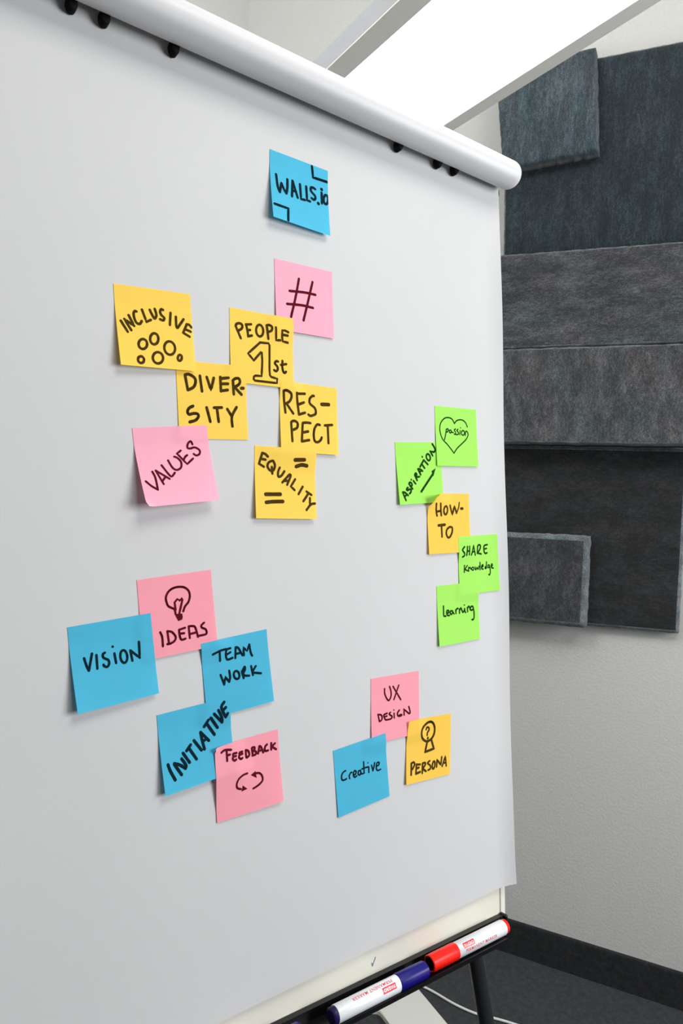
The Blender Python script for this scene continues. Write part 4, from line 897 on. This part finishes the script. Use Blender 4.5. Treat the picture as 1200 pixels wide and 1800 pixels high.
            ('s', 192, '1109,1399 1123,1396 1144,1391 1168,1385 1195,1378 1222,1370 1247,1362 1270,1352 1292,1342 1314,1332 1336,1320 1356,1307 1375,1294 1390,1280 1402,1265 1410,1249 1414,1232 1416,1214 1415,1195 1413,1176 1409,1159 1404,1142 1398,1126 1390,1110 1381,1095 1370,1080 1358,1067 1346,1055 1333,1045 1319,1037 1303,1031 1286,1027 1268,1023 1253,1021 1239,1019 1230,1017'),
            ('f', 210, '1218,952 1057,1021 1236,1150'),
        ]),
    ],
    'UX': [
        ('lettering', [
            ('s', 186, '548,379 549,395 548,416 546,442 546,471 548,500 552,530 560,559 574,589 591,624 612,661 634,696 656,727 678,750 697,764 715,766 733,759 750,745 767,726 782,704 795,681 804,660 811,639 814,615 816,590 815,564 813,537 811,512 807,488 802,464 794,440 784,415 775,392 765,371 757,354 751,340'),
            ('s', 186, '896,354 1212,813'),
            ('s', 186, '1137,346 926,771'),
            ('s', 186, '273,1139 320,1349'),
            ('s', 186, '265,1131 277,1133 295,1136 315,1140 337,1145 359,1150 378,1157 393,1164 404,1174 413,1185 420,1198 426,1211 430,1225 433,1238 434,1250 434,1261 433,1273 430,1285 426,1296 420,1306 414,1316 407,1324 397,1330 386,1335 373,1340 359,1343 347,1346 336,1348 329,1350'),
            ('s', 186, '636,1151 623,1153 604,1155 581,1158 557,1162 534,1167 516,1173 505,1182 501,1194 502,1210 506,1227 514,1245 522,1263 530,1279 537,1293 542,1304 547,1314 551,1322 556,1330 563,1337 574,1342 588,1347 609,1350 636,1352 667,1352 699,1352 729,1351 754,1351 772,1351'),
            ('s', 186, '538,1240 626,1235'),
            ('s', 186, '777,1147 771,1149 763,1153 753,1157 743,1162 734,1167 727,1172 723,1178 723,1183 725,1189 730,1196 735,1202 742,1209 750,1216 757,1223 767,1230 779,1237 792,1245 806,1252 818,1260 829,1268 836,1275 839,1283 840,1291 840,1299 837,1306 834,1314 830,1320 825,1326 820,1331 812,1336 803,1340 793,1343 785,1346 777,1349 772,1351'),
            ('s', 186, '926,1197 928,1343'),
            ('s', 162, '919,1096 920,1097'),
            ('s', 186, '1151,1132 1144,1138 1133,1145 1121,1154 1108,1163 1096,1173 1085,1184 1078,1194 1072,1205 1068,1216 1065,1228 1063,1240 1063,1252 1064,1263 1067,1272 1071,1281 1078,1290 1086,1299 1095,1306 1105,1313 1116,1318 1128,1322 1142,1324 1159,1324 1177,1323 1196,1321 1213,1319 1227,1316 1236,1313 1242,1310 1245,1305 1245,1301 1243,1296 1239,1291 1234,1288 1228,1285 1220,1283 1208,1283 1194,1283 1180,1284 1166,1284 1155,1285 1147,1285'),
            ('s', 186, '1345,1317 1340,1135 1546,1302'),
            ('s', 186, '1546,1302 1552,1301 1561,1302 1572,1302 1582,1301 1592,1297 1599,1290 1602,1277 1600,1256 1594,1227 1585,1194 1575,1160 1565,1127 1557,1099 1552,1080'),
        ]),
    ],
    'PERSONA': [
        ('figure_drawing', [
            ('s', 267, '1033,153 1010,153 986,155 961,159 935,165 910,173 885,183 862,194 838,206 810,219 784,234 758,250 733,267 712,285 693,305 677,325 664,348 652,371 643,395 636,420 631,446 631,472 635,499 641,528 651,557 663,587 678,616 695,642 716,666 740,688 769,709 797,727 826,743 857,756 887,766 916,771 944,771 973,767 1002,760 1031,749 1059,737 1085,723 1108,709 1129,694 1149,677 1167,658 1183,638 1198,617 1211,595 1222,572 1231,548 1238,521 1244,493 1247,464 1249,436 1248,408 1246,381 1241,356 1233,330 1224,305 1213,280 1200,258 1186,237 1171,219 1155,204 1137,190 1118,179 1098,169 1077,161 1055,156 1033,153'),
            ('s', 267, '916,792 825,1099 1221,1048 1109,757'),
            ('s', 224, '854,384 857,378 860,369 863,358 867,346 872,336 879,327 886,321 895,318 905,316 918,317 930,318 943,321 954,326 963,331 971,338 978,347 985,357 991,368 995,380 996,392 995,404 989,416 979,428 967,441 953,453 940,466 928,478 920,491 915,503 913,516 912,530 912,543 912,555 912,565 912,572'),
            ('s', 261, '943,662 943,686'),
        ]),
        ('lettering', [
            ('s', 248, '221,1362 212,1720'),
            ('s', 224, '221,1362 231,1360 245,1356 262,1351 279,1346 296,1343 312,1343 324,1345 334,1351 343,1359 352,1370 358,1382 362,1395 364,1410 362,1425 354,1442 342,1462 326,1484 309,1506 292,1527 278,1544 268,1556'),
            ('s', 236, '446,1425 419,1715'),
            ('s', 236, '446,1438 608,1458'),
            ('s', 236, '437,1564 551,1549'),
            ('s', 248, '419,1722 608,1694'),
            ('s', 236, '713,1468 704,1750'),
            ('s', 224, '712,1441 724,1440 740,1439 759,1437 779,1435 799,1435 816,1436 828,1439 836,1444 842,1451 845,1459 847,1469 846,1479 843,1490 838,1502 828,1515 813,1532 795,1549 776,1567 758,1583 743,1597 732,1606'),
            ('s', 236, '733,1620 868,1717'),
            ('s', 211, '1040,1412 1030,1417 1013,1423 994,1431 975,1440 959,1450 947,1461 944,1471 950,1483 965,1496 985,1509 1007,1523 1029,1537 1048,1551 1061,1565 1069,1580 1076,1595 1079,1610 1081,1625 1081,1639 1077,1652 1072,1663 1062,1671 1047,1679 1029,1685 1009,1689 991,1693 976,1697 965,1699'),
            ('s', 224, '1277,1593 1269,1623 1257,1650 1243,1672 1227,1688 1211,1696 1195,1696 1180,1688 1169,1672 1160,1650 1156,1623 1156,1593 1160,1562 1168,1532 1179,1505 1193,1483 1209,1467 1225,1459 1241,1459 1256,1467 1268,1482 1276,1504 1281,1531 1281,1561 1277,1593'),
            ('s', 224, '1357,1655 1374,1423 1557,1633 1592,1375'),
            ('s', 211, '1618,1684 1763,1373 1810,1702'),
            ('s', 211, '1676,1583 1788,1587'),
        ]),
    ],
    'CREATIVE': [
        ('lettering', [
            ('s', 167, '398,715 389,717 376,718 361,720 345,722 328,726 313,730 300,737 289,745 277,755 267,767 257,779 248,792 241,806 236,820 233,836 230,853 230,872 230,891 232,909 236,924 240,937 246,946 254,954 263,960 274,964 285,967 297,969 308,971 322,972 337,971 353,970 369,968 384,965 396,964 405,962'),
            ('s', 167, '509,891 523,992'),
            ('s', 167, '516,906 521,899 528,888 536,876 545,863 555,850 564,840 572,833 579,829 588,828 596,828 603,830 610,832 616,834 620,834'),
            ('s', 167, '684,932 690,932 699,932 709,933 720,933 731,932 741,930 750,926 757,919 764,910 770,899 775,888 779,877 781,866 781,857 778,849 772,840 764,832 755,824 746,819 736,815 728,815 720,818 711,824 701,832 692,842 684,854 678,865 673,876 670,888 669,902 670,917 671,932 673,946 676,959 680,969 684,978 689,986 695,993 702,999 709,1004 717,1007 725,1009 734,1009 744,1008 756,1004 767,1000 777,996 786,993 792,991'),
            ('s', 167, '953,870 945,869 933,868 920,866 905,865 891,865 879,866 870,871 864,879 858,891 855,904 852,919 851,933 851,947 853,957 857,967 863,976 871,984 880,991 889,996 898,1000 906,1000 915,996 924,988 933,978 942,966 950,954 957,945 962,938'),
            ('s', 167, '943,880 946,890 949,904 953,921 957,939 962,956 968,971 975,981 983,988 993,992 1003,994 1015,994 1025,994 1033,994 1040,995'),
            ('s', 167, '1091,649 1081,994'),
            ('s', 167, '1005,846 1019,846 1038,846 1060,845 1085,845 1110,845 1134,845 1155,845 1174,847 1194,849 1213,852 1231,854 1247,857 1261,859 1271,860'),
            ('s', 167, '1271,860 1262,1029'),
            ('s', 144, '1251,729 1251,730'),
            ('s', 167, '1383,841 1423,1025'),
            ('s', 167, '1423,1025 1427,1017 1433,1007 1439,994 1446,980 1453,965 1460,949 1467,932 1474,914 1482,894 1490,872 1497,850 1504,830 1510,813 1514,800'),
            ('s', 167, '1570,923 1579,924 1590,925 1604,927 1619,928 1633,928 1646,926 1656,922 1665,916 1673,906 1680,895 1686,882 1689,871 1691,860 1689,852 1684,845 1675,839 1664,833 1650,829 1637,826 1625,827 1614,830 1605,837 1596,847 1587,859 1579,874 1572,889 1566,905 1562,921 1560,938 1560,957 1560,976 1562,996 1566,1015 1570,1031 1575,1045 1582,1055 1589,1062 1598,1067 1608,1071 1619,1074 1630,1076 1640,1078 1653,1079 1666,1078 1681,1077 1695,1075 1708,1073 1719,1072 1727,1071'),
        ]),
    ],
}

pad = empty('paper_pad', tuple(bpt(-0.1, 0.03, 0.0)), 'large white flip chart paper pad hanging from the bar, dotted with coloured notes', 'paper pad')
def edge_x(y): return 0.237 + 0.036 * (y + 0.44)
SW = 0.684
xs = [i / 60 for i in range(61)]
xs = sorted(set([0.95 * x for x in xs] + [0.95 + 0.05 * i / 20 for i in range(21)]))
ys = [i / 90 for i in range(91)]
v = []
for t in ys:
    for s_ in xs:
        y0 = -0.468 + t * (0.5045 + 0.468)
        x = edge_x(y0) - SW * (1 - s_)
        y = y0 - 0.021 * (x - 0.24) * t
        h = paper_h(x, y) 
        v.append(bpt(x, y, h - 0.0004))
nx = len(xs)
f = [(j * nx + i, (j + 1) * nx + i, (j + 1) * nx + i + 1, j * nx + i + 1) for j in range(len(ys) - 1) for i in range(nx - 1)]
sheet = mesh_obj('top_sheet', v, f, MAT['paper'], pad, smooth=True)
so = sheet.modifiers.new('thickness', 'SOLIDIFY'); so.thickness = 0.0003; so.offset = 1
es = sheet.modifiers.new('crisp_edges', 'EDGE_SPLIT'); es.split_angle = 0.6
# the rest of the pad: a wedge of sheets between the board and the top sheet
mb = MB(); rows = []
for t in [i / 12 for i in range(13)]:
    y0 = -0.466 + t * 0.925
    for (x, h) in ((edge_x(y0) - SW + 0.004, None), (edge_x(y0) - 0.012, None)):
        hb = -0.030 + 0.022 * ((y0 + 0.49) / 1.04) + 0.0016
        rows.append(bpt(x, y0, -0.0022)); rows.append(bpt(x, y0, hb))
f = []
for j in range(12):
    a = j * 4; b_ = a + 4
    f += [(a, a + 2, b_ + 2, b_), (a + 2, a + 3, b_ + 3, b_ + 2), (a + 3, a + 1, b_ + 1, b_ + 3), (a + 1, a, b_, b_ + 1)]
f += [(0, 1, 3, 2), (48, 50, 51, 49)]
mb.add(rows, f); mb.build('page_block', MAT['pages'], pad)

# ------------------------------------------------------------------ sticky notes with handwriting
GU, GV = 26, 30
LAB = {
 'WALLS': ('blue', 'blue', 'blue note highest on the paper, lettered across its middle with two corner brackets'),
 'HASH': ('pink', 'pink', 'pink note with a large hash sign, tucked behind PEOPLE 1st'),
 'INCLUSIVE': ('yellow', 'yellow', 'yellow note reading INCLUSIVE in an arc over six small circles'),
 'PEOPLE': ('yellow', 'yellow', 'yellow note reading PEOPLE 1st with a big outlined numeral'),
 'DIVERSITY': ('yellow', 'yellow', 'yellow note reading DIVER-SITY on two lines, under the INCLUSIVE note'),
 'VALUES': ('pink', 'pink', 'pink note curling off the paper with VALUES written diagonally'),
 'RESPECT': ('yellow', 'yellow', 'yellow note reading RES-PECT on two lines above EQUALITY'),
 'EQUALITY': ('yellow', 'yellow', 'yellow note with EQUALITY on a slant between two equals signs'),
 'ASPIRATION': ('green', 'green', 'green note with ASPIRATION written uphill beside an arrow'),
 'PASSION': ('green', 'green', 'green note with the word passion inside a drawn heart'),
 'HOWTO': ('orange', 'yellow', 'golden note reading HOW-TO with its upper left corner peeled up'),
 'SHARE': ('green', 'green', 'green note reading SHARE Knowledge near the right edge of the paper'),
 'LEARNING': ('green', 'green', 'green note reading learning, lowest of the right-hand column'),
 'IDEAS': ('salmon', 'pink', 'pink note with a light bulb sketch and the word IDEAS'),
 'VISION': ('blue', 'blue', 'blue note reading ViSiON at the far left, overlapping the IDEAS note'),
 'TEAM': ('blue', 'blue', 'blue note reading TEAM WORK on two lines, lower right of IDEAS'),
 'INITIATIVE': ('blue', 'blue', 'blue note with INITIATIVE in bold diagonal letters'),
 'FEEDBACK': ('salmon', 'pink', 'pink note reading FEEDBACK above two circling arrows'),
 'UX': ('salmon', 'pink', 'pink note reading UX DESiGN at the lower right cluster'),
 'CREATIVE': ('blue', 'blue', 'blue note with the single word Creative in joined lower case'),
 'PERSONA': ('orange', 'yellow', 'golden note reading PERSONA under a question mark head sketch'),
}
GRID = {}
def note_grid(key):
    n = NOTES[key]
    g = [[Vector(note_point(n, i / GU, j / GV)) for i in range(GU + 1)] for j in range(GV + 1)]
    for _ in range(2):   # relax the creases where a note rides over another
        q = [[p.copy() for p in r] for r in g]
        for j in range(1, GV):
            for i in range(1, GU):
                m_ = (g[j - 1][i].z + g[j + 1][i].z + g[j][i - 1].z + g[j][i + 1].z) / 4
                q[j][i].z = max(g[j][i].z, 0.5 * g[j][i].z + 0.5 * m_) if n['over'] else g[j][i].z
        g = q
    GRID[key] = g
    return g
def on_note(key, u, v_, off):
    g = GRID[key]
    a = min(max(u, 0.002), 0.998) * GU; b = min(max(v_, 0.002), 0.998) * GV
    i = min(int(a), GU - 1); j = min(int(b), GV - 1); a -= i; b -= j
    p = (g[j][i] * (1 - a) + g[j][i + 1] * a) * (1 - b) + (g[j + 1][i] * (1 - a) + g[j + 1][i + 1] * a) * b
    du = (g[j][i + 1] - g[j][i]); dv = (g[j + 1][i] - g[j][i]); nn_ = du.cross(dv).normalized()
    return bpt(p.x + nn_.x * off, p.y + nn_.y * off, p.z + nn_.z * off)
def note_w(n, u, v_, off=0.0):
    x, y, h = note_point(n, u, v_, off); return bpt(x, y, h)
def ink_mesh(name, key, strokes, mat, parent):
    V = []; F = []
    for si, (kind, w, txt) in enumerate(strokes):
        P = [Vector([float(c) / 2000 * S for c in t.split(',')]) for t in txt.split()]
        off = 0.00012 + 0.000004 * (si % 7)
        pts2 = []; fs = []
        if kind == 'f':
            c = sum(P, Vector((0, 0))) / len(P); pts2 = [c]
            K = 4
            dense = [P[i].lerp(P[(i + 1) % len(P)], k / K) for i in range(len(P)) for k in range(K)]
            pts2 += dense; m_ = len(dense)
            fs = [(0, 1 + i, 1 + (i + 1) % m_) for i in range(m_)]
        else:
            hw = w * 1e-5 / 2 * 1.18
            Q = [P[0]]
            for a, b_ in zip(P[:-1], P[1:]):
                k = max(1, int((b_ - a).length / 0.0025))
                Q += [a.lerp(b_, (i + 1) / k) for i in range(k)]
            Q = [q for i, q in enumerate(Q) if i == 0 or (q - Q[i - 1]).length > 1e-5]
            wob = lambda i: hw * (1 + 0.08 * mnoise.noise(Vector((i * 0.6, si * 3.7, 1.3))))
            def nrm(i):
                d = (Q[min(i + 1, len(Q) - 1)] - Q[max(i - 1, 0)])
                d = d.normalized() if d.length > 1e-9 else Vector((1, 0)); return Vector((-d.y, d.x))
            for i, q in enumerate(Q):
                # round dab at every sample keeps joints and ends round
                r_ = wob(i)
                if i in (0, len(Q) - 1) or (i % 2 == 0):
                    b0 = len(pts2); pts2.append(q)
                    for k in range(10): pts2.append(q + Vector((math.cos(k * math.pi / 5), math.sin(k * math.pi / 5))) * r_)
                    fs += [(b0, b0 + 1 + k, b0 + 1 + (k + 1) % 10) for k in range(10)]
            for i in range(len(Q) - 1):
                n0, n1 = nrm(i), nrm(i + 1); b0 = len(pts2)
                pts2 += [Q[i] + n0 * wob(i), Q[i] - n0 * wob(i), Q[i + 1] - n1 * wob(i + 1), Q[i + 1] + n1 * wob(i + 1)]
                fs.append((b0, b0 + 1, b0 + 2, b0 + 3))
        base = len(V)
        for q in pts2:
            V.append(on_note(key, q.x / S, q.y / S, off))
        F += [tuple(base + i for i in f_) for f_ in fs]
    o = mesh_obj(name, V, F, mat, parent)
    return o
for key, (colour, ink, label) in LAB.items():
    n = NOTES[key]
    V = [bpt(*p) for r in note_grid(key) for p in r]
    F = [(j * (GU + 1) + i, (j + 1) * (GU + 1) + i, (j + 1) * (GU + 1) + i + 1, j * (GU + 1) + i + 1) for j in range(GV) for i in range(GU)]
    o = mesh_obj('sticky_note', V, F, MAT['note_' + colour], None, origin=note_w(n, 0.5, 0.0), smooth=True)
    props(o, label, 'sticky note', 'sticky notes on the flip chart paper')
    for nm, strokes in INK[key]:
        ink_mesh(nm, key, strokes, MAT['ink_' + ink], o)

# ------------------------------------------------------------------ markers in the tray
def text_mesh(txt, size, font_shear=0.0, bold=0.0):
    cu = bpy.data.curves.new('t', 'FONT'); cu.body = txt; cu.size = size; cu.shear = font_shear; cu.offset = bold; cu.resolution_u = 3
    cu.space_character = 1.05
    o = bpy.data.objects.new('t', cu); COL.objects.link(o)
    bpy.context.view_layer.update()
    dg = bpy.context.evaluated_depsgraph_get(); me = bpy.data.meshes.new_from_object(o.evaluated_get(dg))
    v = [q.co.copy() for q in me.vertices]; f = [tuple(p.vertices) for p in me.polygons]
    bpy.data.objects.remove(o); bpy.data.curves.remove(cu); bpy.data.meshes.remove(me)
    return v, f
def marker(xcap, direction, h, cap_mat, plug_mat, label, phi0, yax=0.5463):
    # axis runs along the tray; direction +1: the cap points left and the barrel runs to the right
    r = 0.0094
    root = empty('marker', tuple(bpt(xcap + direction * 0.07, yax, h)), label, 'marker pen', 'marker pens in the tray')
    def fr(t, a, b): return bpt(xcap + direction * t, yax + b, h + a)
    mb = MB(); prof = [(0.0035, 0.0062), (0.0008, 0.0078), (0.0, 0.0088), (0.0012, 0.0097), (0.012, r + 0.0005), (0.0435, r + 0.0006), (0.0445, r + 0.0002)]
    mb.lathe(prof[:4], fr, 48); mb.lathe(prof[3:], fr, 48, 16, 0.0002); c = mb.build('cap', cap_mat, root, True, angle=0.8)
    mb = MB(); mb.lathe([(0.0446, r - 0.0004), (0.0452, r), (0.1325, r), (0.1332, r - 0.0003)], fr, 48); bl = mb.build('barrel', MAT['barrel'], root, True, angle=0.8)
    mb = MB(); mb.lathe([(0.1333, r - 0.0006), (0.1385, r - 0.0008), (0.1395, r - 0.0020), (0.1397, r - 0.004)], fr, 48); mb.build('end_plug', plug_mat, root, True, angle=0.9)
    # print wrapped round the barrel: u along the axis from the cap, w round the barrel
    def wrap(u, w, lift):
        a = phi0 + w / r
        return fr(u, (r + lift) * math.cos(a), (r + lift) * math.sin(a) * direction)
    def wrapped(name, vf, u0, w0, mat, lift):
        V, F = vf
        o = mesh_obj(name, [wrap(u0 + q.x, w0 - q.y, lift) for q in V], F, mat, bl); return o
    V = []; F = []; nn = 8
    L, Hh = 0.0195, 0.0062
    for i in range(nn + 1):
        for j in range(nn + 1): V.append(Vector((L * i / nn, -Hh * 0.22 + Hh * j / nn, 0)))
    F = [(i * (nn + 1) + j, (i + 1) * (nn + 1) + j, (i + 1) * (nn + 1) + j + 1, i * (nn + 1) + j + 1) for i in range(nn) for j in range(nn)]
    lg = wrapped('logo_panel', (V, F), 0.0525, 0.0, MAT['print_red'], 0.00008)
    tv = text_mesh('PAGRO', 0.0047, 0.0, 0.00012)
    x1 = max(q.x for q in tv[0]); k = 0.0165 / x1
    wrapped('lettering', ([Vector((q.x * k, q.y, 0)) for q in tv[0]], tv[1]), 0.0540, 0.0, MAT['print_white'], 0.00016)
    tv = text_mesh('PERMANENT MARKER', 0.0050, 0.0, 0.00005)
    x1 = max(q.x for q in tv[0]); k = 0.0575 / x1
    wrapped('lettering', ([Vector((q.x * k, q.y, 0)) for q in tv[0]], tv[1]), 0.0545, 0.0062, MAT['print_red'], 0.00012)
    V = [Vector((x, y, 0)) for x, y in ((0, 0.0), (0.0006, 0.0), (0.0006, 0.0065), (0, 0.0065))]
    wrapped('size_mark', (V, [(0, 1, 2, 3)]), 0.1255, 0.0045, MAT['print_red'], 0.0001)
    return root
marker(0.0993, 1, 0.0152, MAT['red'], MAT['red'], 'red marker pen at the right end of the tray, cap pointing left', math.radians(-33))
marker(0.0882, -1, 0.0196, MAT['blue'], MAT['plug'], 'blue marker pen lying left of the red one, its blue cap pointing right', math.radians(44))
marker(-0.0900, -1, 0.0190, MAT['blue'], MAT['plug'], 'marker pen cut off by the lower picture edge, left of the whole blue one', math.radians(130))
